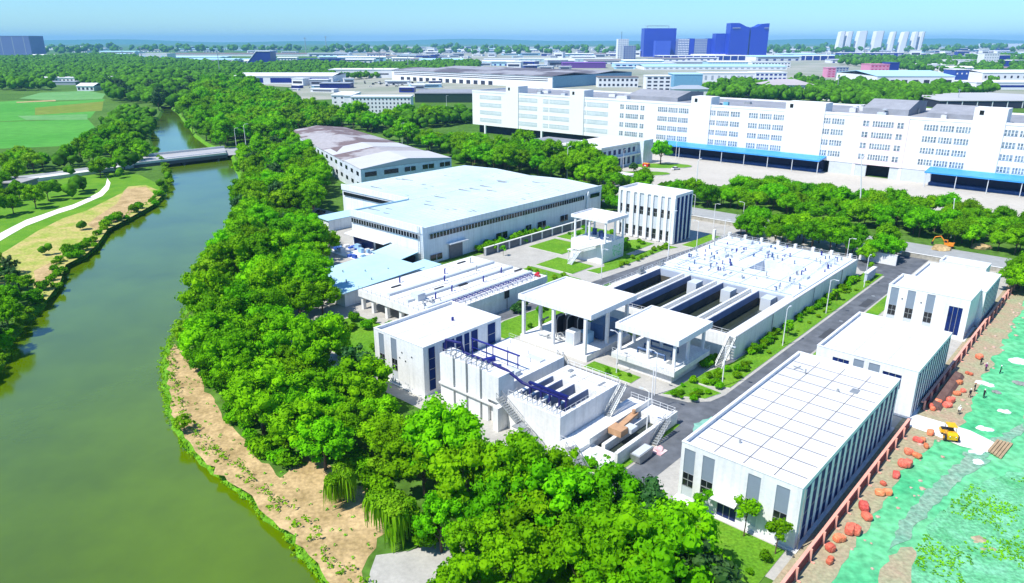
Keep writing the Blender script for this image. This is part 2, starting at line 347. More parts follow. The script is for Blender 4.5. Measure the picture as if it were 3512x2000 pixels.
lawn([(76,49.6),(83,49.6),(83,50.6),(76,54)])
lawn([(76,109),(92,109),(92,131),(76,131)])
lawn([(72,41),(77,41),(77,44.6),(60,44.6),(60,42)], 0.1)
lawn([(60,24.5),(78,24.5),(78,40.5),(60,40.5)], 0.1)
lawn([(119.5,41.5),(165,41.5),(165,44.4),(119.5,44.4)])
lawn([(166.5,41.5),(205,41.5),(205,44.2),(166.5,44.2)])
# netting site on the right
gsheet('netting_ground', [(40, 19.3), (235, 19.3), (235, -120), (40, -120)], 0.02, NET)
gsheet('dirt_strip', [(40, 23.4), (232, 23.4)] + jag([(232, 18.5), (180, 17), (150, 16.5), (128, 15.5), (110, 18.9), (80, 18.4), (40, 18.8)], 1.6, .6, opened=True), 0.05, DIRT)
for _i, (_a, _c, _r) in enumerate([(70, 10, 2.5), (96, 4, 2), (140, 6, 4), (160, -6, 5), (188, 4, 8), (205, -14, 7), (120, -4, 4), (84, 13, 3)]):
    gsheet('dirt_patch', jag([(_a+_r*1.8*math.cos(t*.6283), _c+_r*.6*math.sin(t*.6283)) for t in range(10)], 1.0, .5, _i), .04+.001*_i, DIRT)
gsheet('white_sheet_ground', [(122,22.5),(127,22.8),(127,14),(125,9.5),(121.5,9.5),(120.5,14),(121.5,18)], 0.08, mat('white_slab', (0.75,0.74,0.70), 0.8))
sheet('weedy_mound', jag([G(u, v) for u, v in [(3560,1600),(3400,1640),(3330,1660),(3260,1720),(3200,1790),(3140,1880),(3120,2040),(3600,2040)]], 1.2, .5), 0.06, NETB)
for _i, P_ in enumerate([[(3040,1900),(3080,1800),(3200,1660),(3330,1560),(3400,1580),(3300,1640),(3180,1760),(3100,1860)], [(3300,1560),(3420,1500),(3512,1450),(3512,1480),(3430,1540),(3350,1590)]]):
    sheet('bare_streak', jag([G(u, v) for u, v in P_], 1.0, .4, _i), .065+.002*_i, mat('dusty_netting', (0.26,.36,.28), .95, .2, .2, spec=.05, col2=(.14,.36,.24), fine=(1.5,.3), bump=.8))
# ---------------------------------------------------------------- vegetation
LEAF = mat('leaf_green', (0.050, 0.205, 0.001), 0.7, 0.2, 0.22, spec=0.05, col2=(0.235, 0.59, 0.002), rnd=0.34, transl=0.33)
LEAFY = mat('leaf_yellow_green', (0.12, 0.33, 0.002), 0.7, 0.2, 0.35, spec=0.06, col2=(0.26, 0.46, 0.01), rnd=0.15, transl=0.25)
LEAFD = mat('leaf_dark', (0.014, 0.07, 0.012), 0.6, 0.2, 0.35, spec=0.25, col2=(0.05, 0.15, 0.02), rnd=0.25, transl=0.15)
BARK = mat('bark', (0.12, 0.085, 0.055), 0.9, 0.3, 2.0)
def leafq(V, F, c, nrm, s, rng):
    n = nrm / (np.linalg.norm(nrm) + 1e-9)
    t = np.cross(n, (rng.normal(), rng.normal(), rng.normal())); t /= (np.linalg.norm(t) + 1e-9); b = np.cross(n, t)
    i = len(V); a = s * rng.uniform(0.6, 1.0); q = s * rng.uniform(0.45, 0.8)
    V.append(c + t*a); V.append(c + b*q + n*s*0.25); V.append(c - t*a); V.append(c - b*q - n*s*0.1)
    F.append((i, i+1, i+2)); F.append((i, i+2, i+3))
def crown_mesh(name, seed, rad, z0, z1, nl, nleaf, ls, m, flat=1.0, coresub=2, lumpr=(0.26, 0.40)):
    rng = np.random.default_rng(seed); V = []; F = []
    zc = (z0 + z1) / 2; hz = (z1 - z0) / 2; lumps = []
    sx, sy = rng.uniform(0.85, 1.12), rng.uniform(0.85, 1.12)
    for k in range(nl):
        ph = rng.uniform(0, 2*np.pi); u = rng.uniform(-0.55, 1.0) if k > 2 else 0.2
        rr = math.sqrt(max(0, 1 - u*u)); rs = rng.uniform(0.62, 0.98) * (0.4 if k <= 2 else 1)
        lr = rad * rng.uniform(*lumpr)
        c = np.array([math.cos(ph)*rr*rs*(rad - lr*0.5)*sx, math.sin(ph)*rr*rs*(rad - lr*0.5)*sy, zc + u*rs*(hz - lr*0.35)])
        lumps.append((c, lr))
    iv, if_ = ICO[coresub]
    iv = np.array(iv)
    for c, lr in lumps:
        i = len(V); d = 1 + rng.uniform(-0.16, 0.12, len(iv))
        P = c + iv * (lr*0.74*d)[:, None] * np.array([1, 1, 0.85*flat])
        V.extend(list(P)); F.extend([tuple(i + j for j in f) for f in if_])
        n = int(nleaf * (lr / (rad*0.33))**2)
        for _ in range(n):
            d = rng.normal(size=3); d /= np.linalg.norm(d); d[2] = abs(d[2]) if rng.random() < 0.6 else d[2]
            p = c + d * lr * rng.uniform(0.72, 1.16) * np.array([1, 1, 0.9*flat])
            leafq(V, F, p, d + rng.normal(size=3)*0.55, ls * rng.uniform(0.55, 1.2), rng)
    me = bpy.data.meshes.new(name); me.from_pydata([tuple(v) for v in V], [], F); me.materials.append(m); me.update(); return me
def trunk_mesh(name, seed, h, r, spread, nb=5):
    rg = random.Random(seed); mb = MB()
    mb.tube([(0, 0, 0), (rg.uniform(-.1, .1), rg.uniform(-.1, .1), h*0.5), (rg.uniform(-.3, .3), rg.uniform(-.3, .3), h)], r, 7, 0, r*0.5)
    for k in range(nb):
        a = 2*math.pi*k/nb + rg.uniform(-.4, .4); z = h * rg.uniform(0.45, 0.75)
        mb.tube([(0, 0, z), (math.cos(a)*spread*0.4, math.sin(a)*spread*0.4, z + h*0.3), (math.cos(a)*spread*0.75, math.sin(a)*spread*0.75, z + h*0.7)], r*0.45, 5, 0, r*0.12)
    return mesh_from(name, mb, BARK)
def willow_mesh(seed, rad, H_, m):
    rng = np.random.default_rng(seed); V = []; F = []
    iv, if_ = ICO[2]; iv = np.array(iv)
    for k in range(5):
        ph = rng.uniform(0, 6.28); rr = rad*rng.uniform(0.05, 0.3); c = np.array([math.cos(ph)*rr, math.sin(ph)*rr, H_*rng.uniform(0.5, 0.7)])
        i = len(V); V.extend(list(c + iv*rad*0.18*(1 + rng.uniform(-.15, .1, len(iv)))[:, None])); F.extend([tuple(i + j for j in f) for f in if_])
    limbs = [(rng.uniform(0, 6.28), rad*rng.uniform(.15, .75), H_*rng.uniform(.62, 1.0), rad*rng.uniform(.25, .42)) for _ in range(9)]
    for k in range(900):
        la, lr, lz, lw = limbs[k % 9]; a2 = rng.uniform(0, 6.28); r2 = lw*math.sqrt(rng.uniform(0, 1)); px, py = math.cos(la)*lr + math.cos(a2)*r2, math.sin(la)*lr + math.sin(a2)*r2
        top = lz*(1 - .12*(r2/lw)**2)*rng.uniform(.9, 1.03); L = H_*rng.uniform(.15, .62); n = 5; w = rng.uniform(.10, .24); t = rng.uniform(0, 6.28); dx, dy = math.cos(t)*w, math.sin(t)*w; prev = None; ox, oy = px*.14 + rng.normal()*.15, py*.14 + rng.normal()*.15
        for q in range(n + 1):
            sgm = q/n; z = max(.3, top - L*sgm**1.3); x, y = px + ox*math.sin(sgm*1.57), py + oy*math.sin(sgm*1.57); ww = 1 - .75*sgm
            i = len(V); V.append(np.array([x-dx*ww, y-dy*ww, z])); V.append(np.array([x+dx*ww, y+dy*ww, z]))
            if prev is not None: F.append((prev, prev+1, i+1, i))
            prev = i
    for k in range(3200):
        la, lr, lz, lw = limbs[k % 9]; d = rng.normal(size=3); d /= np.linalg.norm(d); d[2] = abs(d[2])
        leafq(V, F, np.array([math.cos(la)*lr, math.sin(la)*lr, lz*.9]) + d*lw*np.array([1, 1, .5])*rng.uniform(.6, 1.1), d + rng.normal(size=3)*.5, .3, rng)
    me = bpy.data.meshes.new('willow_crown'); me.from_pydata([tuple(v) for v in V], [], F); me.materials.append(m); me.update(); return me
def make_tree(kind, crown, trunk, label, cat='tree', group=None):
    r = bpy.data.objects.new(kind, None); COL.objects.link(r); setp(r, label, cat, group)
    for n, me in (('crown', crown), ('trunk', trunk)):
        if me is None: continue
        o = bpy.data.objects.new(n, me); COL.objects.link(o); o.parent = r
    return r
class Kind:
    """prototype trees; the first use of each moves the prototype itself, later uses copy it"""
    def __init__(s, kind, meshes, cat='tree'): s.kind = kind; s.meshes = meshes; s.made = {}; s.cat = cat
    def put(s, x, y, z=0, sc=1.0, label='', group=None, k=None):
        k = R.randrange(len(s.meshes)) if k is None else k; rz = R.uniform(0, 6.28); scl = (sc*R.uniform(.92, 1.08), sc*R.uniform(.92, 1.08), sc*R.uniform(.9, 1.12))
        if k not in s.made:
            r = make_tree(s.kind, *s.meshes[k], label, s.cat, group); s.made[k] = r
            r.location = (x, y, z); r.rotation_euler = (0, 0, rz); r.scale = scl; return r
        r = copy_tree(s.made[k], (x, y, z), rz, scl, label, group)
        if not group and 'group' in r: del r['group']
        return r
broad = Kind('broadleaf_tree', [(crown_mesh('broadleaf_crown', 10+k, 5.0, 2.2, 10.0 + (k % 3)*0.9, 54, 105, 0.30, LEAF, lumpr=(0.15, 0.30)), trunk_mesh('broadleaf_trunk', k, 5.5, 0.28, 3.2)) for k in range(7)])
bright = Kind('light_green_tree', [(crown_mesh('light_green_crown', 40+k, 4.6, 1.8, 9.0, 40, 80, 0.30, LEAFY, lumpr=(0.17, 0.30)), trunk_mesh('light_green_trunk', 40+k, 5, 0.24, 3)) for k in range(2)])
darkt = Kind('dark_evergreen_tree', [(crown_mesh('evergreen_crown', 50+k, 4.0, 1.2, 10.0, 40, 80, 0.30, LEAFD, lumpr=(0.18, 0.30)), trunk_mesh('evergreen_trunk', 50+k, 5, 0.24, 2)) for k in range(2)])
roadt = Kind('street_tree', [(crown_mesh('street_tree_crown', 60+k, 4.3, 2.2, 8.2, 42, 80, 0.30, LEAF, lumpr=(0.20, 0.34)), trunk_mesh('street_tree_trunk', 60+k, 4.5, 0.22, 2.6)) for k in range(5)])
poplar = Kind('waterside_tree', [(crown_mesh('waterside_crown', 110+k, 4.7, 1.6, 9.4 + k*.5, 44, 85, 0.32, LEAF, lumpr=(0.16, 0.30)), trunk_mesh('waterside_trunk', 110+k, 5, 0.25, 3)) for k in range(4)])
willow = Kind('willow_tree', [(willow_mesh(70+k, 4.2, 8.5, LEAFY), trunk_mesh('willow_trunk', 70+k, 5.5, 0.3, 2)) for k in range(2)])
young = Kind('young_tree', [(crown_mesh('young_tree_crown', 80+k, 1.3, 1.5, 4.2, 14, 26, 0.20, LEAF, lumpr=(0.26, 0.42), coresub=1), trunk_mesh('young_tree_trunk', 80+k, 2.6, 0.07, 0.7, 4)) for k in range(3)])
def shrub_mesh(seed, m, rad=1.0, nl=9, n=42, h=1.5): return crown_mesh('shrub_foliage', seed, rad, 0.05, h, nl, n, 0.15*rad + 0.05, m, lumpr=(0.35, 0.55), coresub=1)
class Single:
    def __init__(s, kind, ms, cat): s.kind = kind; s.ms = ms; s.cat = cat
    def put(s, x, y, z=0, sc=1.0, label='', group=None, k=None):
        o = bpy.data.objects.new(s.kind, s.ms[R.randrange(len(s.ms)) if k is None else k]); COL.objects.link(o); setp(o, label, s.cat, group)
        o.location = (x, y, z); o.rotation_euler = (0, 0, R.uniform(0, 6.28)); o.scale = (sc*R.uniform(.85, 1.15), sc*R.uniform(.85, 1.15), sc*R.uniform(.8, 1.15)); return o
shrub = Single('shrub', [shrub_mesh(90+k, LEAF) for k in range(4)], 'shrub')
shruby = Single('shrub', [shrub_mesh(95+k, LEAFY) for k in range(2)], 'shrub')
shrubd = Single('shrub', [shrub_mesh(98+k, LEAFD) for k in range(2)], 'shrub')
def inpoly(x, y, P):
    c = False; j = len(P) - 1
    for i in range(len(P)):
        if (P[i][1] > y) != (P[j][1] > y) and x < (P[j][0]-P[i][0])*(y-P[i][1])/(P[j][1]-P[i][1]) + P[i][0]: c = not c
        j = i
    return c
WATERP = RB + LB[::-1]
BLOCK = []                                          # footprints (site grid rectangles) where nothing grows
def blocked(x, y, r=0.0):
    a, c = AC(x, y)
    for (a0, a1, c0, c1) in BLOCK:
        if a0 - r < a < a1 + r and c0 - r < c < c1 + r: return True
    return False
BLOCK += [(73, 231, 15, 134), (96, 231, 134, 146), (126, 215, 146, 221), (232, 248, -90, 178), (296, 420, -80, 400), (92.5, 122, 134, 158)]
FACT = [(177, 243), (225, 237), (268, 379), (231, 388)]   # old factory footprint in the site grid
NOGO = []
BUSY = []                                           # world circles of placed crowns
def scatter(poly, sp, z=5.0, world=False, rmul=1.0, seed=1, keep=1.0, grow=0.0, wat=True):
    rg = random.Random(seed); P = poly if world else [G(u, v, z) for u, v in poly]
    xs = [p[0] for p in P]; ys = [p[1] for p in P]; out = []
    y = min(ys)
    while y < max(ys):
        s = sp * (1 + grow * max(0, y - 300) / 300); x = min(xs) + rg.uniform(0, s)
        while x < max(xs):
            px, py = x + rg.uniform(-.33, .33)*s, y + rg.uniform(-.33, .33)*s; x += s
            if not inpoly(px, py, P): continue
            if rg.random() > keep: continue
            if blocked(px, py, 1.5): continue
            if inpoly(*AC(px, py), FACT): continue
            if wat and inpoly(px, py, WATERP): continue
            if any(inpoly(px, py, q) for q in NOGO): continue
            out.append((px, py, s))
        y += s * 0.88
    return out
CAND = []
NOGO = [[G(u, v) for u, v in q] for q in ([(-40,650),(100,633),(300,603),(452,577),(461,543),(300,570),(100,596),(-40,611)], [(775,540),(880,527),(990,512),(1150,484),(1150,464),(980,488),(765,503)], [(-40,315),(60,312),(350,312),(372,340),(345,372),(310,412),(240,496),(0,506),(-40,506)], [(40,795),(140,745),(250,705),(340,660),(352,600),(378,600),(375,650),(300,700),(200,735),(100,775),(40,812)])]
def where(x, y, grp):
    if 'belt' in grp:
        d = min(math.hypot(x-p[0], y-p[1]) for p in RB)
        sg = next(t for lim, t in ((88, 'at the bottom edge'), (108, 'below the three pipe block'), (130, 'below the glazed box building'), (155, 'below the stilted tank'), (185, 'left of the pale blue shed'), (225, 'left of the big warehouse'), (275, 'left of the stepped warehouse roof'), (330, 'left of the old factory'), (999, 'next to the bridge')) if y < lim)
        return (' on the river side, ' if d < 11 else ' mid belt, ' if d < 24 else ' on the plant side, ') + sg
    a, c = AC(x, y)
    if 'outer road and the yard' in grp:
        sg = next(t for lim, t in ((-35, 'at the right picture edge'), (0, 'before the second blue canopy'), (35, 'before the second blue canopy, left part'), (70, 'between the two blue canopies'), (100, 'before the pink section'), (200, 'before the first blue canopy')) if c < lim)
        return (', road side, ' if a < 263 else ', middle row, ' if a < 280 else ', yard side, ') + sg
    if 'warehouse and the long' in grp or 'canal beyond' in grp:
        return ', ' + ('near' if y < 330 else 'middle' if y < 430 else 'far') + ' part, ' + ('left' if x < -60 else 'central' if x < 0 else 'right') + ' side'
    if 'left bank' in grp or 'left wood' in grp or 'winding' in grp or 'long white' in grp: return ', ' + ('nearer' if y < 500 else 'farther') + ' ones towards the ' + ('left' if x < -230 else 'right')
    if 'covered tank' in grp: return ', ' + ('left' if c > 84 else 'middle' if c > 66 else 'right') + (' front' if a < 222 else ' back')
    return ''
def region(poly, sp, lab, grp, size, z=5.0, kinds='b', **kw):
    lab0 = lab; lk_ = {'d': ('green', 'dark'), 'y': ('green', 'yellow green')}
    for (x, y, s) in scatter(poly, sp, z, **kw):
        kk = R.choice(kinds); lab = lab0 + where(x, y, grp)
        if kk == 'd': lab = lab.replace('lush green', 'dark').replace('bright green', 'dark').replace('leafy', 'dark')
        if kk == 'y': lab = lab.replace('bright green', 'yellowish light green').replace('green tree', 'yellowish green tree')
        CAND.append((x, y, size * (s / sp if kw.get('grow') else 1) * R.uniform(.72, 1.22), lab, grp, kk))
belt = [(1000,470),(1090,500),(1110,570),(1125,700),(1135,850),(1150,1000),(1160,1110),(1190,1170),(1240,1230),(1335,1320),(1390,1415),(1490,1495),(1650,1560),(1820,1615),(2010,1670),(2120,1710),(2280,1810),(2380,1880),(2440,1960),(2480,2100),(1590,2100),(1620,1940),(1540,1860),(1430,1790),(1450,1710),(1390,1640),(1290,1560),(1150,1500),(1060,1520),(980,1500),(870,1450),(810,1370),(740,1270),(680,1180),(655,1110),(690,980),(710,900),(800,800),(830,700),(840,620),(825,560),(850,545)]
region(belt, 6.1, 'lush green tree', 'trees of the riverside belt', 0.98, kinds='bbbbbbbbbbbbbdyy', seed=3)
region([W(56,33), W(56,47), W(70.5,48), W(70.5,40), W(64,33)], 5.5, 'leafy tree before the left front corner of the big workshop', 'trees in front of the near workshop', 0.62, world=True, seed=41)
region([(2520,2100),(2440,1990),(2560,1960),(2640,2030),(2660,2100)], 6, 'leafy tree at the bottom edge in front of the big white workshop', 'trees in front of the near workshop', 0.75, seed=4)
region([(2800,2100),(2840,2040),(2950,2020),(3020,2050),(3040,2100)], 6, 'leafy tree at the bottom edge beside the green netting', 'trees beside the netting', 0.6, seed=4)
# canal trees beyond the bridge, right side
region([(600,372),(650,330),(720,300),(830,292),(930,330),(1010,365),(1150,400),(1280,408),(1285,425),(1150,425),(985,440),(965,490),(880,500),(790,500),(720,490),(670,460),(640,420)], 8.5, 'bright green tree in the wood right of the canal', 'trees right of the canal beyond the bridge', 1.15, kinds='ppppy', seed=5, grow=0.25)
# mid wood between the warehouse and the long white building
region([(1240,425),(1330,400),(1450,385),(1600,385),(1640,415),(1760,430),(1900,450),(1985,470),(2010,520),(2090,540),(2110,640),(2075,630),(1960,590),(1800,570),(1620,560),(1560,520),(1380,470)], 7.5, 'rounded green tree in the wood behind the warehouse', 'trees between the warehouse and the long white building', 1.05, seed=6, grow=0.15)
# street tree bands along the outer road
def wr(a0, a1, c0, c1): return [W(*p) for p in rectp(a0, a1, c0, c1)]
region(wr(250, 296, -75, 128), 7.2, 'round street tree between road and yard', 'street trees between the outer road and the yard', 0.95, kinds='r', world=True, seed=7)
region(wr(248, 262, 118, 172), 7.0, 'round green street tree left of the white guard house', 'street trees by the guard house', 0.9, kinds='r', world=True, seed=8)
BL2 = BLOCK[:]; BLOCK[:] = [b for b in BLOCK if b[2] not in (15, 134) or b[0] not in (73, 96)]
region(wr(214.5, 231, 52, 98), 6.0, 'round street tree behind the covered tank', 'street trees behind the covered tank', 0.95, kinds='r', world=True, seed=9)
region(wr(206, 231, -60, 22), 6.5, 'round street tree behind the far white workshop on the right', 'street trees behind the far workshop', 0.95, kinds='r', world=True, seed=10)
region(wr(214, 231, 122, 143), 6.5, 'round street tree right behind the striped office block', 'street trees behind the striped office', 0.9, kinds='r', world=True, seed=11)
region(wr(205, 231, 146, 180), 7, 'round street tree beside the far corner of the big warehouse', 'street trees at the warehouse corner', 0.9, kinds='r', world=True, seed=12)
BLOCK[:] = BL2
# left bank
region([(0,535),(60,520),(160,545),(270,520),(330,455),(390,390),(470,370),(520,385),(540,425),(505,440),(480,500),(520,540),(440,560),(330,590),(200,585),(100,600),(0,620)], 8.5, 'green tree between the fields and the canal', 'trees on the left bank beyond the bridge', 0.95, z=4, kinds='pppyr', seed=13)
region([(-40,870),(60,880),(110,950),(140,1040),(120,1080),(60,1130),(0,1200),(-60,1200)], 6.0, 'leafy tree leaning over the left river bank', 'trees on the near left bank', 0.62, z=3, kinds='ppd', seed=14)
region([(-40,600),(60,640),(140,650),(260,620),(310,640),(250,690),(150,700),(60,720),(-40,740)], 8.5, 'green tree on the lawn beside the pale winding path', 'trees by the winding path', 0.8, z=3, kinds='pr', seed=15, keep=0.7)
for (u, v, k, s, l) in [(280,775,'b',.42,'small leafy tree alone on the bare left bank'),(150,860,'b',.40,'small thin tree on the brown left bank near the water'),(578,610,'b',.45,'small green tree standing in the water left of the bridge'),(545,640,'y',.5,'pale green bushy tree on the bank just below the bridge'),(415,600,'b',.5,'green tree at the top of the winding path'),(630,1450,'y',.35,'small grey green tree leaning over the river below the bend')]:
    x, y = G(u, v, 1.5); CAND.append((x, y, s, l, None, k))
# dark woodland left, individually placed largest, rest merged below
region([(0,330),(0,285),(90,280),(300,318),(350,322),(385,290),(440,240),(520,240),(600,262),(690,290),(640,330),(600,355),(540,358),(500,340),(430,330),(390,335),(372,312),(250,298),(70,310)], 12, 'deep green tree in the far wood left of the canal', 'trees of the far left wood', 1.3, kinds='bbbd', z=6, seed=16, grow=0.12)
region([(2420,300),(2560,282),(2700,300),(2900,292),(3150,300),(3330,300),(3250,330),(3120,350),(3060,385),(2960,360),(2840,335),(2700,335),(2560,322),(2440,330)], 10, 'rounded tree in the band behind the long building', 'trees behind the long white building', 1.25, z=6, kinds='b', seed=17, grow=0.1)
CAND.sort(key=lambda t: -t[2] / math.hypot(t[0], t[1]))
LIM = {'p': 298, 'b': 298, 'd': 40, 'y': 60, 'r': 290}; used = {'p': 0, 'b': 0, 'd': 0, 'y': 0, 'r': 0}; KD = {'p': poplar, 'b': broad, 'd': darkt, 'y': bright, 'r': roadt}; REST = {}
for (x, y, s, lab, grp, k) in CAND:
    if used[k] >= LIM[k]: REST.setdefault(grp, []).append((x, y, s)); continue
    used[k] += 1; KD[k].put(x, y, -0.2, s, lab, grp)
print('trees', used, {k: len(v) for k, v in REST.items()})
def woodmass(name, pts, lab, m, r0=5.0, h0=8.5, leafs=26, seed=1):
    """many crowns in one object: trees beyond counting"""
    rng = np.random.default_rng(seed); iv, if_ = ICO[1]; iv = np.array(iv); fa = np.array(if_); Vs = []; Fs = []; off = 0
    for (x, y, s) in pts:
        for q in range(4):
            r = r0*s*rng.uniform(0.45, 0.75); d = 1 + rng.uniform(-0.25, 0.2, len(iv))
            c = np.array([x + rng.uniform(-1, 1)*r0*s*0.5, y + rng.uniform(-1, 1)*r0*s*0.5, h0*s*rng.uniform(0.45, 0.8)])
            Vs.append(c + iv*(r*d)[:, None]*np.array([1, 1, 0.9])); Fs.append(fa + off); off += len(iv)
    V = np.concatenate(Vs); F = np.concatenate(Fs)
    me = bpy.data.meshes.new(name); me.vertices.add(len(V)); me.vertices.foreach_set('co', V.ravel()); me.loops.add(F.size); me.loops.foreach_set('vertex_index', F.ravel().astype(np.int32))
    me.polygons.add(len(F)); me.polygons.foreach_set('loop_start', np.arange(0, F.size, 3, dtype=np.int32)); me.polygons.foreach_set('loop_total', np.full(len(F), 3, np.int32))
    me.materials.append(m); me.update(calc_edges=True)
    o = bpy.data.objects.new(name, me); COL.objects.link(o); setp(o, lab, 'wood', None, 'stuff'); return o
WOODM = mat('wood_canopy', (0.016, 0.075, 0.003), 0.8, 0.2, 0.045, spec=0.03, col2=(0.085, 0.24, 0.006), fine=(0.35, 0.6))
WOODL = {'trees of the far left wood': 'deep green mass of tree crowns left of the canal behind the fields', 'trees behind the long white building': 'green band of tree crowns behind the roofs of the long white building',
 'trees between the warehouse and the long white building': 'thick green wood between the big warehouse and the long white building', 'trees right of the canal beyond the bridge': 'thick green wood right of the canal'}
for k, v in REST.items():
    woodmass('woodland', v, WOODL.get(k, 'green mass of tree crowns behind the nearer trees'), WOODM, seed=len(v))
def farwood(poly, sp, lab, s, seed, keep=1.0, grow=0.25):
    pts = [(x, y, s*(q/sp)*R.uniform(.7, 1.2)) for x, y, q in scatter(poly, sp, 8, seed=seed, keep=keep, grow=grow)]
    print(lab, len(pts)); woodmass('woodland', pts, lab, WOODM, seed=seed)
farwood([(-80,330),(-80,200),(100,198),(330,190),(470,196),(570,205),(860,222),(1060,212),(1280,224),(1500,212),(1640,212),(1640,232),(1500,240),(1120,262),(1000,258),(850,258),(790,285),(690,292),(560,262),(440,262),(380,300),(240,262),(20,268),(-80,300)], 9, 'wide green wood stretching to the far plain on the left', .95, 21, grow=0.13)
farwood([(2700,300),(2720,255),(2810,262),(2990,262),(3120,300),(3340,300),(3420,270),(3330,240),(3120,235),(2870,212),(2870,196),(3200,196),(3400,196),(3600,186),(3600,240),(3440,262),(3440,300),(3260,320),(3000,300)], 12, 'green tree mass around the light blue factory far right', 1.05, 22, keep=0.35, grow=0.13)
farwood([(-80,182),(-80,168),(300,166),(900,167),(1500,165),(2300,170),(2700,166),(3600,166),(3600,178),(3000,182),(2000,186),(1300,184),(900,178)], 30, 'hazy blue green line of trees towards the horizon', 1.5, 23, keep=0.2, grow=0.12)
# willows and bank plants
for (u, v, s) in [(1167,1720,.62),(1345,1840,.85),(885,1170,0.7),(1400,1560,0.6)]:
    x, y = G(u, v, 0); willow.put(x, y, -0.1, s, {1167:'drooping pale green willow alone on the bare bank', 1345:'tall yellow green willow at the edge of the belt above the gravel track', 885:'light green willow with hanging strands inside the riverside belt', 1400:'small willow between the riverside trees'}[u])
for (x, y, q) in scatter([(640,1180),(720,1290),(800,1400),(900,1500),(1000,1560),(1060,1540),(1150,1530),(1290,1600),(1380,1690),(1400,1790),(1500,1860),(1440,1900),(1310,1790),(1300,1690),(1180,1640),(1110,1560),(1040,1550),(960,1620),(880,1560),(760,1410),(700,1320),(640,1210)], 2.6, 0, seed=51):
    (shruby if R.random() < .3 else shrub).put(x, y, -.1, R.uniform(1.0, 2.1), 'rounded green shrub under the riverside trees along the edge of the bare bank', 'shrubs between the bare bank and the tree belt')
n_l = 0
for k in range(len(LB) - 1):
    (x0, y0), (x1, y1) = LB[k], LB[k+1]; L = math.hypot(x1-x0, y1-y0)
    if y0 > 420 or y0 < 60: continue
    for q in range(max(1, int(L/5))):
        t = R.random(); d = R.uniform(-2.6, 0.4); nx, ny = (y1-y0)/L, -(x1-x0)/L
        (shruby if R.random() < .35 else shrub).put(x0+(x1-x0)*t+nx*d, y0+(y1-y0)*t+ny*d, -0.9+min(.9, -d*0.5), R.uniform(.8, 2.2), 'green waterside shrub along the left river edge', 'waterside shrubs of the left bank'); n_l += 1
# ---------------------------------------------------------------- plant buildings (site grid: a away along the long side, c to the left)
def railing(mb, pts, h=1.0, step=1.6, r=0.03, m=0):
    for p, q in zip(pts, pts[1:]):
        L = math.dist(p[:2], q[:2]); n = max(1, round(L/step))
        for k in range(n + 1):
            x, y, z = [p[i] + (q[i]-p[i])*k/n for i in range(3)]; mb.box(x-r, x+r, y-r, y+r, z, z+h, m)
        for hh in (h*0.5, h): mb.tube([(p[0], p[1], p[2]+hh), (q[0], q[1], q[2]+hh)], r, 4, m)
def glazing(T, name, a, c0, c1, z0, z1, mats=None, mull=2, trans=2, parent=None):
    """a window set in a wall facing -a: pane plus frame bars"""
    mb = MB().box(a+0.12, a+0.16, c0, c1, z0, z1, 0); f = MB()
    for k in range(mull + 1):
        c = c0 + (c1-c0)*k/mull; f.box(a+0.05, a+0.115, max(c0, c-0.04), min(c1, c+0.04), z0, z1)
    for k in range(trans + 1):
        z = z0 + (z1-z0)*k/trans; f.box(a+0.04, a+0.11, c0+0.041, c1-0.041, max(z0, z-0.04), min(z1, z+0.04))
    w_ = T.part('window', mb, mats or BLACKG, parent); T.part('window_frame', f, METAL, w_); return w_
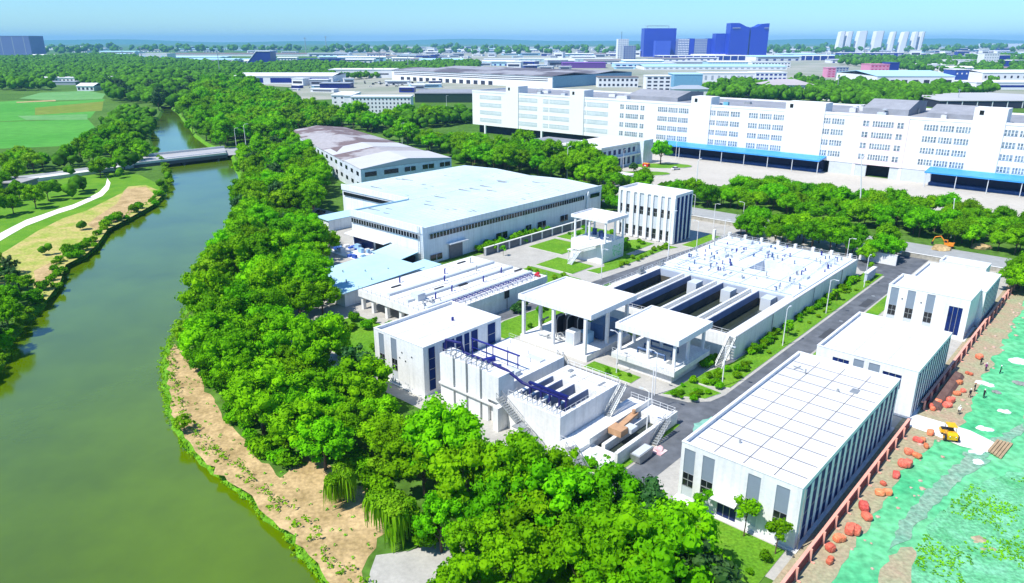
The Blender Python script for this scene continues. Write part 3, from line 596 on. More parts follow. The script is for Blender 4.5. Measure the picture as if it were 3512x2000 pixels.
def workshop(name, label, cat, a0, a1, c0, c1, h, front, side=None, side_rng=None, lines=(3, 11), group=None, par=0.55, lm=LINE, left_strips=False, roofextra=None):
    """front: list of (c_lo, c_hi, kind) on the face towards -a; side: fin pitch on the face towards -c"""
    T = Thing(name, label, cat, ((a0+a1)/2, (c0+c1)/2)); t = 0.3; wl = MB()
    holes = []
    for f in front:
        holes.append((f[0], f[1], f[3], f[4]))
    wl.wall('x', a0, t, c0, c1, 0, h, holes)
    sholes = []
    if side:
        s0, s1 = side_rng or (a0+1, a1-0.8); sholes = [(s0, s1, 0.35, h-0.75)]
    wl.wall('y', c0, t, a0+t, a1, 0, h, sholes)
    wl.box(a1-t, a1, c0+t, c1-t, 0, h); wl.box(a0+t, a1, c1-t, c1, 0, h)
    T.part('wall', wl, WHITE)
    rf = MB().box(a0+t, a1-t, c0+t, c1-t, h-par-0.3, h-par); ro = T.part('roof', rf, ROOFW)
    if lines:
        ln = MB(); nl, nt_ = lines
        for k in range(1, nl + 1):
            c = c0 + (c1-c0)*k/(nl+1); ln.box(a0+1.0, a1-0.8, c-0.05, c+0.05, h-par, h-par+0.03)
        for k in range(1, nt_ + 1):
            a = a0 + (a1-a0)*k/(nt_+1); ln.box(a-0.06, a+0.06, c0+0.6, c1-0.6, h-par, h-par+0.04)
        T.part('roof_joint', ln, lm, ro)
    co = MB(); e = 0.06                       # parapet coping
    co.box(a0-e, a1+e, c0-e, c0+t+e, h, h+0.08); co.box(a0-e, a1+e, c1-t-e, c1+e, h, h+0.08)
    co.box(a0-e, a0+t+e, c0+t+e, c1-t-e, h, h+0.08); co.box(a1-t-e, a1+e, c0+t+e, c1-t-e, h, h+0.08); T.part('parapet_coping', co, WHITE)
    for f in front:
        cl, ch, kd, z0, z1 = f
        if kd == 'panel':                     # grey cladding above a dark window above a sill panel
            zm = f[3] + (f[4]-f[3])*0.50
            T.part('cladding_panel', MB().box(a0+0.10, a0+0.2, cl, ch, zm, z1), GREY)
            glazing(T, 'window', a0, cl, ch, z0 + (zm-z0)*0.42, zm, mull=2)
            T.part('sill_panel', MB().box(a0+0.08, a0+0.2, cl, ch, z0, z0 + (zm-z0)*0.42), PALEG)
        elif kd == 'pane': glazing(T, 'window', a0, cl, ch, z0, z1, NAVY, 3, 1)
        elif kd == 'dark': glazing(T, 'window', a0, cl, ch, z0, z1, BLACKG, 2, 3)
        elif kd == 'grey': T.part('cladding_panel', MB().box(a0+0.10, a0+0.2, cl, ch, z0, z1), PALEG)
    if side:
        s0, s1 = side_rng or (a0+1, a1-0.8); n = max(2, round((s1-s0)/side))
        g = MB().box(s0, s1, c0-0.015, c0+0.05, 0.35, h-0.75); gl = T.part('side_glazing', g, SIDEN)
        b = MB()
        for z in (2.2, 4.4, 6.6):
            if z < h-1: b.box(s0, s1, c0-0.03, c0-0.016, z-0.05, z+0.05)
        T.part('glazing_bar', b, METAL, gl)
        for k in range(n + 1):
            a = s0 + (s1-s0)*k/n; w_ = side*0.19
            T.part('fin', MB().box(max(s0, a-w_), min(s1, a+w_), c0-0.08, c0-0.031, 0.35, h-0.76), WHITE)
    pl = MB().box(a0-0.5, a1+0.5, c0-0.5, c1+0.5, 0.0, 0.16); T.part('plinth', pl, CONC)
    return T
def pan(c0, c1, z0=0.9, z1=8.2): return (c0, c1, 'panel', z0, z1)
T = workshop('workshop', 'largest nearest white workshop with a long panelled roof and dark striped side wall', 'workshop', 78.8, 119.0, 23.8, 40.1, 9.0,
    [pan(25.2, 26.9), pan(28.9, 30.6), (31.6, 34.3, 'pane', 0.2, 3.4), pan(35.2, 36.9), pan(38.0, 39.6)], side=2.45, side_rng=(79.9, 118.4))
T.part('entrance_canopy', MB().extr([(3.5, 3.7), (3.5, 3.9)] and [(78.8, 3.9), (77.1, 3.55), (77.1, 3.4), (78.8, 3.6)], 'y', 31.2, 34.7), WHITE)
v = MB(); v.tube([(112, 36.2, 8.45), (112, 36.2, 9.3)], 0.12, 6); v.tube([(109, 30, 8.45), (109, 30, 8.9)], 0.2, 6); v.tube([(84.5, 34.5, 8.45), (84.5, 34.5, 8.95)], 0.15, 6); v.box(110, 111.6, 27.5, 28.6, 8.45, 8.6); v.tube([(113.5, 38.8, 8.6), (113.0, 36.9, 8.6)], 0.06, 5); v.tube([(112.2, 38.2, 8.6), (114.2, 37.8, 8.6)], 0.06, 5)
T.part('roof_vent', v, METAL)
g = MB(); g.tube([(79, 23.5, 0.4), (79, 23.5, 8.9)], 0.09, 6); T.part('downpipe', g, METAL)
T = workshop('workshop', 'middle white workshop with blue striped side and navy front openings behind the nearest one', 'workshop', 124.8, 147.5, 22.5, 39.0, 8.6,
    [(33.3, 36.1, 'pane', 5.3, 7.3), pan(30.9, 32.6, 3.2, 8.0), pan(28.3, 30.1, 3.2, 8.0), (24.8, 27.8, 'pane', 4.6, 7.2)], side=1.75, side_rng=(125.4, 147.0), lines=(2, 4), lm=SEAM)
T = workshop('workshop', 'far white workshop with three tall grey panels and a big navy doorway', 'workshop', 168.7, 179.2, 23.6, 39.5, 9.0,
    [pan(37.3, 38.9, 0.5, 8.6), pan(33.9, 35.5, 0.5, 8.6), pan(30.1, 31.7, 0.5, 8.6), (24.7, 27.3, 'pane', 0.8, 7.0)], lines=None)
mb = MB(); mb.ico((168.66, 36.4, 6.4), 0.16); mb.ico((168.66, 32.6, 6.4), 0.16); T.part('wall_lamp', mb, DARK)
T = workshop('workshop', 'white annex with plain roof and striped blue side behind the three panel workshop', 'workshop', 179.5, 196.3, 22.7, 38.0, 8.3, [], side=2.0, side_rng=(180.2, 195.8), lines=(1, 0), lm=SEAM)
T = workshop('roof_tower', 'small white boxy tower with a lattice window at the far end of the workshops', 'tower', 197.6, 203.2, 26.0, 36.0, 8.8, [(28.0, 29.0, 'dark', 5.6, 7.4), (30.6, 30.9, 'dark', 6.0, 7.2)], lines=None)
# lower left control building
lo = [(99.6, 101.1, 'panel', 1.0, 9.1), (96.0, 97.6, 'panel', 1.0, 9.1)]
T = workshop('control_building', 'white box building with blue glazed side beside the riverside trees', 'building', 75.4, 95.3, 88.7, 102.5, 9.6, lo, lines=(2, 3), lm=SEAM)
for (s0, s1) in ((76.6, 78.0), (80.0, 82.8), (83.3, 84.8), (85.4, 86.6), (87.2, 88.8), (91.6, 93.6)):
    w_ = T.part('side_window', MB().box(s0, s1, 88.60, 88.66, 0.9, 9.1), SIDEN)
    b = MB()
    for z in (3, 5, 7): b.box(s0, s1, 88.54, 88.595, z-0.04, z+0.04)
    T.part('window_bar', b, METAL, w_)
T.part('air_unit', MB().box(88.6, 89.0, 95.2, 95.5, 9.05, 9.75), NAVYP)
mb = MB()
for (c, z) in ((94.5, 7), (95.2, 5.8), (93.6, 5.6), (91.8, 6.9)): mb.box(75.28, 75.36, c-.1, c+.1, z-.12, z+.12)
T.part('wall_lamp', mb, DARK)
# striped office
T = Thing('office_block', 'tall white office block with vertical fins and dark window bands', 'office', (200, 118.5))
a0, a1, c0, c1, h = 194.9, 205.5, 108.3, 129.0, 15.5
w_ = MB().box(a0+0.5, a1, c0+0.5, c1, 0, h-0.9); w_.wall('x', a0, 0.42, c0, c1, h-0.9, h); w_.wall('y', c0, 0.42, a0+0.42, a1, h-0.9, h); w_.box(a1-0.4, a1, c0+0.42, c1, h-0.9, h); w_.box(a0+0.42, a1-0.4, c1-0.4, c1, h-0.9, h)
T.part('wall', w_, WHITE); T.part('roof', MB().box(a0+0.5, a1-0.45, c0+0.5, c1-0.45, h-0.88, h-0.7), ROOFW)
fins = [129.0, 127.3, 125.8, 123.2, 121.6, 119.9, 118.3, 116.8, 114.6, 113.1, 110.9, 108.3+0.8]
edges = [(128.2, 129.0), (126.0, 127.3), (123.1, 124.6), (121.0, 122.0), (118.1, 119.4), (116.0, 116.9), (113.2, 114.4), (110.9, 112.0), (108.3, 109.9)]
for (x, y) in edges: T.part('fin', MB().box(a0-0.15, a0+0.49, x, y, 0.2, h-0.905), WHITE)
gaps = [(124.6, 126.0), (127.3, 128.2), (122.0, 123.1), (119.4, 121.0), (116.9, 118.1), (114.4, 116.0), (112.0, 113.2), (109.9, 110.9)]
for (x, y) in gaps:
    for (z0, z1) in ((10.4, h-0.91), (3.9, 7.8)): T.part('cladding_panel', MB().box(a0+0.3, a0+0.49, x+0.01, y-0.01, z0, z1), PALEG)
    for (z0, z1) in ((7.82, 10.38), (0.8, 3.88)):
        q = T.part('window', MB().box(a0+0.36, a0+0.48, x+0.01, y-0.01, z0, z1), BLACKG)
        T.part('window_frame', MB().box(a0+0.30, a0+0.355, x+0.01, y-0.01, (z0+z1)/2-0.05, (z0+z1)/2+0.05).box(a0+0.30, a0+0.354, (x+y)/2-0.04, (x+y)/2+0.04, z0, (z0+z1)/2-0.051), METAL, q)
n = 4
for k in range(n + 1):
    a = a0 + 0.5 + (a1-a0-0.8)*k/n; T.part('fin', MB().box(a-0.42, min(a1, a+0.42), c0-0.06, c0+0.49, 0.2, h-0.905), WHITE)
for k in range(n):
    a = a0 + 0.5 + (a1-a0-0.8)*k/n; T.part('side_glazing', MB().box(a+0.43, a+(a1-a0-0.8)/n-0.43, c0+0.0, c0+0.48, 0.4, h-0.91), SIDEN)
# ---------------------------------------------------------------- open canopies on platforms
def canopy(label, a0, a1, c0, c1, zr, th, pa0, pa1, pc0, pc1, pz, posts, pw=0.42, under=0.0, group=None):
    T = Thing('canopy_shelter', label, 'canopy', ((a0+a1)/2, (c0+c1)/2))
    r = MB().box(a0, a1, c0, c1, zr-th, zr-0.35); r.wall('x', a0, 0.3, c0, c1, zr-0.35, zr); r.wall('x', a1-0.3, 0.3, c0, c1, zr-0.35, zr)
    r.wall('y', c0, 0.3, a0+0.3, a1-0.3, zr-0.35, zr); r.wall('y', c1-0.3, 0.3, a0+0.3, a1-0.3, zr-0.35, zr); T.part('roof', r, WHITE)
    b = MB().box(pa0, pa1, pc0, pc1, under, pz); T.part('platform', b, CONC if under else WHITE)
    if under:
        T.part('platform_base', MB().box(pa0+1, pa1-1, pc0+1, pc1-1, 0, under), CONC)
    for (x, y) in posts: T.part('post', MB().box(x-pw/2, x+pw/2, y-pw/2, y+pw/2, pz, zr-th), WHITE)
    return T
T = canopy('broad white canopy over dark machines in the middle of the plant', 106.5, 122.6, 75.4, 94.2, 10.2, 1.1, 106.6, 122, 76.2, 93.6, 1.3,
    [(107.0, 93.0), (107.0, 85), (107.0, 77), (114.5, 77), (121.5, 77), (112.5, 93), (121.5, 93), (121.5, 85)], pw=0.6)
T = canopy('smaller white canopy above a raised deck nearest the asphalt bend', 109.8, 122.8, 58.2, 72.0, 8.7, 1.2, 108.6, 122.2, 58.0, 71.8, 2.9,
    [(110.6, 71.2), (110.6, 64.9), (110.6, 59.3), (115.6, 71.2), (115.6, 59.3), (115.6, 65), (121.6, 71.2), (121.6, 59.3)], pw=0.5, under=1.9)
rl = MB(); railing(rl, [(108.7, 71.7, 2.9), (108.7, 58.1, 2.9), (122.1, 58.1, 2.9)], 1.0); T.part('railing', rl, PIPEW)
T.part('floor_hatch', MB().box(111, 113.4, 60.2, 61.2, 2.9, 3.05).box(112, 114, 66, 67.4, 2.9, 3.2), METAL)
T = canopy('white canopy with tall posts on a cube base beside the striped office', 164.2, 174.8, 112.0, 124.8, 12.6, 0.9, 163.0, 174.0, 112.6, 123.6, 5.8,
    [(164.8, 124.2-.6), (164.8, 118.5), (164.8, 112.9), (169.4, 112.9), (173.6, 112.9), (173.6, 123), (169.4, 123)], pw=0.45)
rl = MB(); railing(rl, [(163.1, 123.5, 5.8), (163.1, 112.7, 5.8), (173.9, 112.7, 5.8)], 1.0); T.part('railing', rl, PIPEW)
def stair(T, p, q, wdt, m=METAL, rail=True):
    """stair flight from p (low) to q (high), width wdt"""
    P, Q = Vector(p), Vector(q); d = Q - P; L = math.hypot(d.x, d.y); ux, uy = d.x/L, d.y/L; nx, ny = -uy*wdt/2, ux*wdt/2; mb = MB(); n = max(4, int(abs(d.z)/0.22))
    for k in range(n):
        t0, t1 = k/n, (k+1)/n; x0, y0 = P.x+d.x*t0, P.y+d.y*t0; x1, y1 = P.x+d.x*t1, P.y+d.y*t1; z = P.z + d.z*t1
        mb.prism([(x0+nx, y0+ny), (x1+nx, y1+ny), (x1-nx, y1-ny), (x0-nx, y0-ny)], z-0.08, z)
    for s in (1, -1):
        a = (P.x+nx*s, P.y+ny*s, P.z+0.05); b = (Q.x+nx*s, Q.y+ny*s, Q.z+0.05)
        mb.tube([a, b], 0.13, 4)
        mb.tube([(a[0], a[1], a[2]+1), (b[0], b[1], b[2]+1)], 0.05, 4); mb.tube([(a[0], a[1], a[2]+.5), (b[0], b[1], b[2]+.5)], 0.03, 4)
        for k in range(6):
            t = k/5; x, y, z = [a[i]+(b[i]-a[i])*t for i in range(3)]; mb.tube([(x, y, z), (x, y, z+1)], 0.03, 4)
    return T.part('stair_flight', mb, m)
stair(T, (156.5, 119.0, 0.1), (160.6, 119.0, 3.0), 1.3, PIPEW); T.part('stair_landing', MB().box(160.4, 161.9, 118.2, 123, 2.9, 3.05).box(160.6, 160.75, 122.6, 122.8, 0, 2.9), CONC); stair(T, (161.2, 121.6, 3.05), (161.2, 115, 5.8), 1.3, PIPEW); T.part('stair_landing', MB().box(160.4, 162.95, 113.2, 115, 5.7, 5.82), CONC)
LM = mat('pale_green_leaf_mural', (0.66, 0.72, 0.66), 0.7, 0.05, 1.2, col2=(0.25, 0.62, 0.28), thresh=(0.50, 0.56))
T.part('wall_mural', MB().box(168.2, 173.4, 112.54, 112.59, 1.0, 4.4), LM)
# machines under the canopies
BLUEB = mat('blue_machine_paint', (0.05, 0.11, 0.24), 0.4, 0.15, 1)
BLKP = mat('black_machine_paint', (0.02, 0.022, 0.03), 0.45, 0.2, 1)
def machine(name, label, a, c, z, parts, cat='machine', group=None):
    T = Thing(name, label, cat, (a, c), z)
    for (nm, mb, m) in parts: T.part(nm, mb, m)
    return T
for i, (a, c) in enumerate([(113.2, 88.3), (114.6, 86.6), (116.0, 84.9)]):
    hs = MB(); hs.extr([(a-1.6, 1.3), (a+1.6, 1.3), (a+1.6, 4.4), (a+1.1, 5.1), (a-1.1, 5.1), (a-1.6, 4.4)], 'y', c-0.55, c+0.55)
    fr = MB(); fr.extr([(a-1.75, 1.3), (a-1.62, 1.3), (a-1.62, 4.45), (a-1.15, 5.14), (a+1.15, 5.14), (a+1.15, 5.3), (a-1.25, 5.3), (a-1.75, 4.6)], 'y', c-0.62, c-0.45)
    machine('blower_unit', ['black rounded blower unit under the broad canopy, leftmost of three', 'black rounded blower unit under the broad canopy, middle of three', 'black rounded blower unit under the broad canopy, nearest the blue box'][i], a, c, 1.3, [('housing', hs, BLKP), ('frame', fr, METAL)], group='blower units under the broad canopy')
machine('control_cabinet', 'white boxy cabinet at the front under the broad canopy', 110.0, 82.2, 1.3, [('cabinet', MB().box(109, 111.2, 81.2, 83.4, 1.3, 4.2), WHITE), ('door', MB().box(108.93, 109, 81.4, 83.2, 1.5, 4.0), PALEG)], 'cabinet')
machine('control_cabinet', 'light blue cabinet behind the white one under the broad canopy', 112.4, 81.0, 1.3, [('cabinet', MB().box(111.6, 113.6, 79.6, 82, 1.3, 3.6), mat('light_blue_paint', (0.25, 0.45, 0.62), 0.5)), ('door', MB().box(111.53, 111.6, 79.8, 81.8, 1.5, 3.4), METAL)], 'cabinet')
machine('tank_container', 'large blue box container under the right side of the broad canopy', 117.5, 79.8, 1.3, [('body', MB().box(114.8, 120.2, 78.2, 81.4, 1.6, 4.8), BLUEB), ('skid', MB().box(114.8, 120.2, 78.4, 78.8, 1.3, 1.6).box(114.8, 120.2, 80.8, 81.2, 1.3, 1.6), METAL)], 'container')
p = MB()
for k in range(6):
    a = 108.3 + k*0.9; p.tube([(a, 87.6-k*.5, 1.3), (a, 87.6-k*.5, 2.2), (a+.8, 87.0-k*.5, 2.4), (a+.8, 86.0-k*.5, 1.5)], 0.14, 6)
p.tube([(108.4, 90.5, 1.9), (109.0, 84.0, 1.9)], 0.18, 6); p.tube([(111.0, 91.5, 1.3), (111.0, 91.5, 3.6), (113, 91.2, 3.9)], 0.22, 6)
one('pipework', p, METAL, 'tangle of grey pipes at the left front of the broad canopy floor', 'pipes', (109, 87), 1.3)
p = MB()
for k in range(3): p.tube([(112+2.4*k, 62, 2.9), (112+2.4*k, 62, 3.9), (112+2.4*k, 68, 3.9), (112+2.4*k, 68, 2.9)], 0.22, 6)
one('pipework', p, BLUEB, 'dark blue pipe loops on the raised deck of the smaller canopy', 'pipes', (114, 65), 2.9)
p = MB()
for (a, c) in ((168, 116), (170, 118), (171, 121)): p.tube([(a, c, 5.8), (a, c, 7.6)], 0.7, 8)
one('storage_drum', p, mat('dark_blue_drum', (0.02, 0.06, 0.18), 0.5), 'cluster of dark blue drums on the cube base canopy', 'drums', (170, 118), 5.8)
# ---------------------------------------------------------------- big treatment tank
T = Thing('treatment_tank', 'huge white treatment tank with open channels in front and a covered rear', 'tank', (163, 73.5)); H5 = 4.9
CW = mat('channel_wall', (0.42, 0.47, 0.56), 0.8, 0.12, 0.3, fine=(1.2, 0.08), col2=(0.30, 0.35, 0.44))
WB = mat('channel_water', (0.035, 0.045, 0.035), 0.08, 0.2, 0.3, spec=0.6)
BLW = mat('shaded_channel_wall', (0.15, 0.19, 0.32), 0.7, 0.15, 0.3); STN = mat('stained_lower_wall', (0.05, 0.05, 0.045), .9, .3, .3, col2=(.10, .09, .07))  # BLW: bluish shade painted into the channel walls facing right
chs = [(57.5, 63.9), (66.4, 72.9), (75.2, 81.6), (84.0, 90.3)]
ow = MB().box(126.8, 199, 55.1, 56.0, 0, H5).box(126.8, 199, 91.2, 92.1, 0, H5).box(126.8, 127.9, 56.0, 91.2, 0, H5).box(198.1, 199, 56, 91.2, 0, H5)
T.part('outer_wall', ow, WHITE)
sc = MB()
for c0_, c1_ in ((56.01, 57.5), (63.9, 66.4), (72.9, 75.2), (81.6, 84.0), (90.3, 91.19)):
    if c1_-c0_ < 2: sc.box(127.91, 157.3, c0_, c1_, 2.2, H5-0.01)
    else: sc.box(127.91, 157.3, c0_, c0_+.5, 2.2, H5-.01).box(127.91, 157.3, c1_-.5, c1_, 2.2, H5-.01).box(128.0, 157.2, c0_+.51, c1_-.51, 2.2, 3.9)
T.part('dividing_wall', sc, CONC)
for c0_, c1_ in chs:
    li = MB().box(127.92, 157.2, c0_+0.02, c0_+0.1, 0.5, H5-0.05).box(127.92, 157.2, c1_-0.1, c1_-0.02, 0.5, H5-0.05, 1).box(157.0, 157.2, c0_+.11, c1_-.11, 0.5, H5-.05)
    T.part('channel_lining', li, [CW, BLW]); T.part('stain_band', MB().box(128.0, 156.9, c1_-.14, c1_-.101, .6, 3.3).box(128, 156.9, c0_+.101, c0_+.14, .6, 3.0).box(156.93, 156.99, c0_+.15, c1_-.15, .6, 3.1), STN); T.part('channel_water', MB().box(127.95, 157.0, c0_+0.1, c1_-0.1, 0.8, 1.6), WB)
cp = MB()
cp.box(126.7, 199.1, 54.98, 55.25, H5+0.001, H5+0.1); T.part('coping_strip', cp, METAL)
sl = MB().box(157.31, 198.1, 56.01, 63, 0.2, H5+0.25).box(157.31, 198.1, 73.2, 91.19, 0.2, H5+0.25).box(157.31, 171.5, 63, 73.2, 0.2, H5+0.25).box(181.0, 198.1, 63, 73.2, 0.2, H5+0.25)
T.part('cover_slab', sl, mat('deck_concrete', (0.50, 0.56, 0.64), .8, .1, .25, col2=(.68, .73, .78), fine=(1.5, .08))); T.part('pit_floor', MB().box(171.5, 181, 63, 73.2, 0.2, 1.4), CONC)
for (a, c) in ((152.6, 77.6), (152.6, 68.8), (153.4, 59.4)): T.part('sluice_box', MB().box(a, a+3.4, c, c+2.4, 1.6, 4.6), PALEG)
ln = MB()
for a in (158.2, 166.5, 189.4): ln.box(a, a+0.1, 56.5, 91, H5+0.25, H5+0.33)
for c in (59.5, 62.9, 69.4, 73.3, 77.6, 82.2, 86.5): ln.box(158.4, 171.3, c, c+0.07, H5+0.255, H5+0.31).box(181.2, 197.8, c, c+.07, H5+.255, H5+.31)
for a in (162.3, 170.6, 182.0, 185.7, 193.6): ln.box(a, a+.06, 73.6, 91, H5+.256, H5+.312)
T.part('slab_joint', ln, mat('blue_grey_joint', (0.20, 0.30, 0.48), 0.7))
vp = MB(); hp = MB(); rg = random.Random(5)
for k in range(90):
    a, c = rg.uniform(159, 197.5), rg.uniform(57, 90.6)
    if 170.5 < a < 182 and 62 < c < 74.2: continue
    hh = rg.uniform(0.5, 1.3); rr = rg.uniform(0.1, 0.22)
    vn = MB().tube([(a, c, H5+0.25), (a, c, H5+0.25+hh)], rr, 6)
    if rg.random() < .5: vn.tube([(a, c, H5+0.2+hh), (a+rg.uniform(-.7, .7), c+rg.uniform(-.7, .7), H5+0.1+hh)], rr*0.9, 6)
    T.part('vent_pipe', vn, [NAVYP, METAL, BLUEB][k % 3])
for k in range(34):
    a, c = rg.uniform(160, 196), rg.uniform(58, 89)
    if 169 < a < 183 and 60 < c < 75: continue
    T.part('hatch', MB().box(a, a+rg.uniform(1.4, 2.4), c, c+rg.uniform(1, 1.6), H5+0.25, H5+rg.uniform(.4, 1.0)), [PALEG, ROOFW][k % 2])
for (a, c, a2, c2) in ((160, 88, 172, 88), (160, 80, 160, 88), (176, 78, 190, 78), (186, 60, 196, 60), (162, 60, 168, 60)):
    T.part('surface_pipe', MB().tube([(a, c, H5+.3), (a, c, H5+.7), (a2, c2, H5+.7), (a2, c2, H5+.3)], 0.13, 6), PIPEW)
rl = MB(); railing(rl, [(171.4, 73.3, H5+.25), (181.1, 73.3, H5+.25), (181.1, 62.9, H5+.25), (171.4, 62.9, H5+.25), (171.4, 73.3, H5+.25)], 1.0); railing(rl, [(127, 91.8, H5), (198.8, 91.8, H5)], 1.0, 2.4); railing(rl, [(198.7, 91.8, H5), (198.7, 55.4, H5)], 1.0, 2.4); railing(rl, [(127.3, 56, H5), (127.3, 91, H5)], 1.0, 2.4)
for c in (64.15, 73.15, 81.85): railing(rl, [(128.4, c, H5), (156.8, c, H5)], 0.9, 3.0, 0.025)
for a in (158.0, 166.3, 189.2): railing(rl, [(a, 57, H5+.25), (a, 90.6, H5+.25)], 0.95, 2.2, .025)
for c in (82.4, 59.3): railing(rl, [(159, c, H5+.25), (197, c, H5+.25)], .95, 2.2, .025)
T.part('railing', rl, PIPEW)
stair(T, (121.5, 55.6, 0.1), (126.6, 55.6, H5), 1.4, METAL)
dp = MB()
for a in (144.5, 168, 187): dp.tube([(a, 54.98, 0.2), (a, 54.98, H5)], 0.08, 5)
T.part('downpipe', dp, METAL)
for (a, c) in ((158.8, 91.0), (150, 91.5)): one('pump_frame', MB().box(a-1.2, a+1.2, c-.6, c+.4, H5+.26, H5+.5).tube([(a-1, c, H5+.5), (a-1, c, H5+1.6), (a+1, c, H5+1.6), (a+1, c, H5+.5)], .12, 6).box(a-.4, a+.3, c-.3, c+.3, H5+.5, H5+1.3), METAL, 'grey pump frame on the left rim of the big tank ' + ('where the cover begins' if a > 155 else 'beside the first channel'), 'pump', (a, c), H5+.25)
# ---------------------------------------------------------------- middle left covered tank on stilts
T = Thing('covered_tank', 'white covered tank on stilts with navy pipework beside the blue roofed shed', 'tank', (114, 121))
T.part('cover_slab', MB().box(95, 133, 107.9, 134.2, 3.2, 4.8), WHITE)
T.part('tank_wall', MB().box(103, 132.8, 108.2, 133.9, 0, 3.19), WHITE)
for c in (109.5, 114.5, 119.5, 124.5, 129.5, 133.4): T.part('pillar', MB().box(95.4, 96.2, c-.4, c+.4, 0, 3.19), WHITE)
for c in (112.5, 119, 125.5): T.part('roof_beam', MB().box(97, 132, c-0.5, c+0.5, 4.81, 5.35), PALEG)
T.part('roof_joint', MB().box(97, 132, 115.6, 115.7, 4.8, 4.86).box(97, 132, 122.2, 122.3, 4.8, 4.86).box(112, 112.1, 108.5, 133.5, 4.8, 4.85).box(122, 122.1, 108.5, 133.5, 4.8, 4.85), LINE)
p = MB()
for q in (109.9, 110.6): p.tube([(99.5, q, 4.9), (99.5, q, 5.5), (130, q, 5.5), (131, q+.5, 4.9)], 0.11, 6)
for k in range(17): p.tube([(100.5+k*1.75, 109.2, 4.85), (100.5+k*1.75, 109.2, 5.35), (100.5+k*1.75, 111.6, 5.35)], 0.07, 5)
T.part('pipe_rack', p, NAVYP)
for (a, c) in ((105, 131), (117, 128), (128, 130), (109, 117), (119, 116.5), (127, 118), (103, 116), (113, 123.8), (124, 123.8)):
    T.part('vent_pipe', MB().tube([(a, c, 4.8), (a, c, 5.9), (a+.4, c+.3, 6.0)], 0.2, 6), NAVYP if a % 2 else METAL)
for (a, c) in ((101, 129), (112.5, 118), (125, 131.5), (107, 120.5), (130, 116)): T.part('hatch', MB().box(a, a+2.8, c, c+.5, 4.8, 5.05), BLKP)
dk = MB()
for k in range(7): dk.tube([(97+k*.8, 113+(k % 3), 4.85), (97.3+k*.8, 113.5+(k % 3), 5.6), (98.2+k*.8, 115+(k % 2), 5.3)], .16, 6)
T.part('valve_cluster', dk, METAL); T.part('equipment_box', MB().box(99, 101.2, 117.4, 120, 4.8, 6.4), PALEG)
rl = MB(); railing(rl, [(95.1, 134, 4.8), (95.1, 108, 4.8), (132.9, 108, 4.8)], 1.0, 1.6); T.part('railing', rl, METAL)
dp = MB().tube([(118, 107.8, 0.1), (118, 107.8, 4.8)], .07, 5); T.part('downpipe', dp, DARK); T.part('wall_box', MB().box(117.2, 118.6, 107.6, 107.89, 3.0, 4.8), BLKP)
mb = MB()
for k in range(5): mb.ico((131+R.uniform(-.6, .6), 109.3+R.uniform(-.6, .6), 5.1+k*.12), 0.45, 0, 1, (1, 1, .8), .2)
one('flower_pot', mb, mat('red_cloth', (0.5, 0.02, 0.04), 0.7), 'small red heap on the far corner of the stilted tank roof', 'heap', (131, 109.3), 4.8)
# ---------------------------------------------------------------- deodorising block, deck, grit tank, low tank
NAVYD = mat('dark_navy_paint', (.008, .010, .12), .4, .2, 1)
T = Thing('scrubber_block', 'tall white wall like block with three dark vertical pipes facing the river', 'tank', (78.3, 79))
T.part('body', MB().box(76.8, 80.0, 74.5, 86, 0, 9.0), WHITE); T.part('end_box', MB().box(76.6, 80.4, 71.9, 74.49, 4.3, 8.9), WHITE); T.part('ledge', MB().box(76.35, 76.79, 72, 86, 3.4, 3.7), CONC)
for c in (82.4, 79.3, 76.0): T.part('vertical_pipe', MB().tube([(76.6, c, 0.2), (76.6, c, 9.6), (77.4, c, 9.9)], 0.13, 6), METAL)
ds = MB()
for k in range(9):
    c = 75.3 + k*1.2; ds.tube([(77.4, c, 9.0), (77.4, c, 9.7), (78.8, c+.2, 9.7), (78.8, c+.2, 9.0)], .09, 5)
T.part('valve_cluster', ds, METAL); rl = MB(); railing(rl, [(76.9, 85.9, 9.0), (76.9, 74.6, 9.0)], 1.0, 1.2); T.part('railing', rl, METAL)
one('duct', MB().tube([(78.0, 85.8, 9.2), (78.0, 85.6, 11.2), (78.6, 82.4, 11.3), (78.7, 82, 9.7), (79.0, 80, 9.5), (79.2, 76, 9.4), (79.4, 72.5, 9.0), (79.8, 69.5, 7.6), (80.2, 67.8, 7.3), (80.3, 60.6, 7.4)], 0.25, 8), NAVYD, 'navy duct running down along the white block to the grit tank', 'duct', (79, 78), 9.0)
T = Thing('pipe_frame', 'navy square frame of pipes standing above the grit tank channels', 'pipe frame', (80.4, 64))
T.part('rail', MB().box(80.0, 80.5, 60.6, 68.5, 7.8, 8.1), NAVYD)
for c in (68.2, 65.9, 64.2, 62.2, 60.9): T.part('post', MB().box(80.05, 80.35, c-.16, c+.16, 5.6, 7.79), NAVYD)
T = Thing('pipe_frame', 'long navy rail on thin posts over the low white deck behind the duct', 'pipe frame', (87, 80))
T.part('rail', MB().tube([(86.6, 88, 8.1), (86.6, 76.2, 8.1)], 0.17, 6).tube([(86.6, 88, 6.4), (86.6, 76.2, 6.4)], .07, 5), NAVYP)
for c in (87.8, 84.2, 82.6, 79.0, 76.6): T.part('post', MB().tube([(86.6, c, 5.0), (86.6, c, 8.1)], .11, 6), NAVYP)
T = Thing('sludge_deck', 'low white deck between the glazed box building and the broad canopy', 'tank', (90, 80))
T.part('body', MB().box(82.3, 97.0, 74.4, 88.2, 0, 5.0), WHITE)
for (a, c) in ((92, 84), (93.5, 80), (91, 77.5), (95, 86)): T.part('vent_pipe', MB().tube([(a, c, 5), (a, c, 5.8)], .08, 5), METAL)
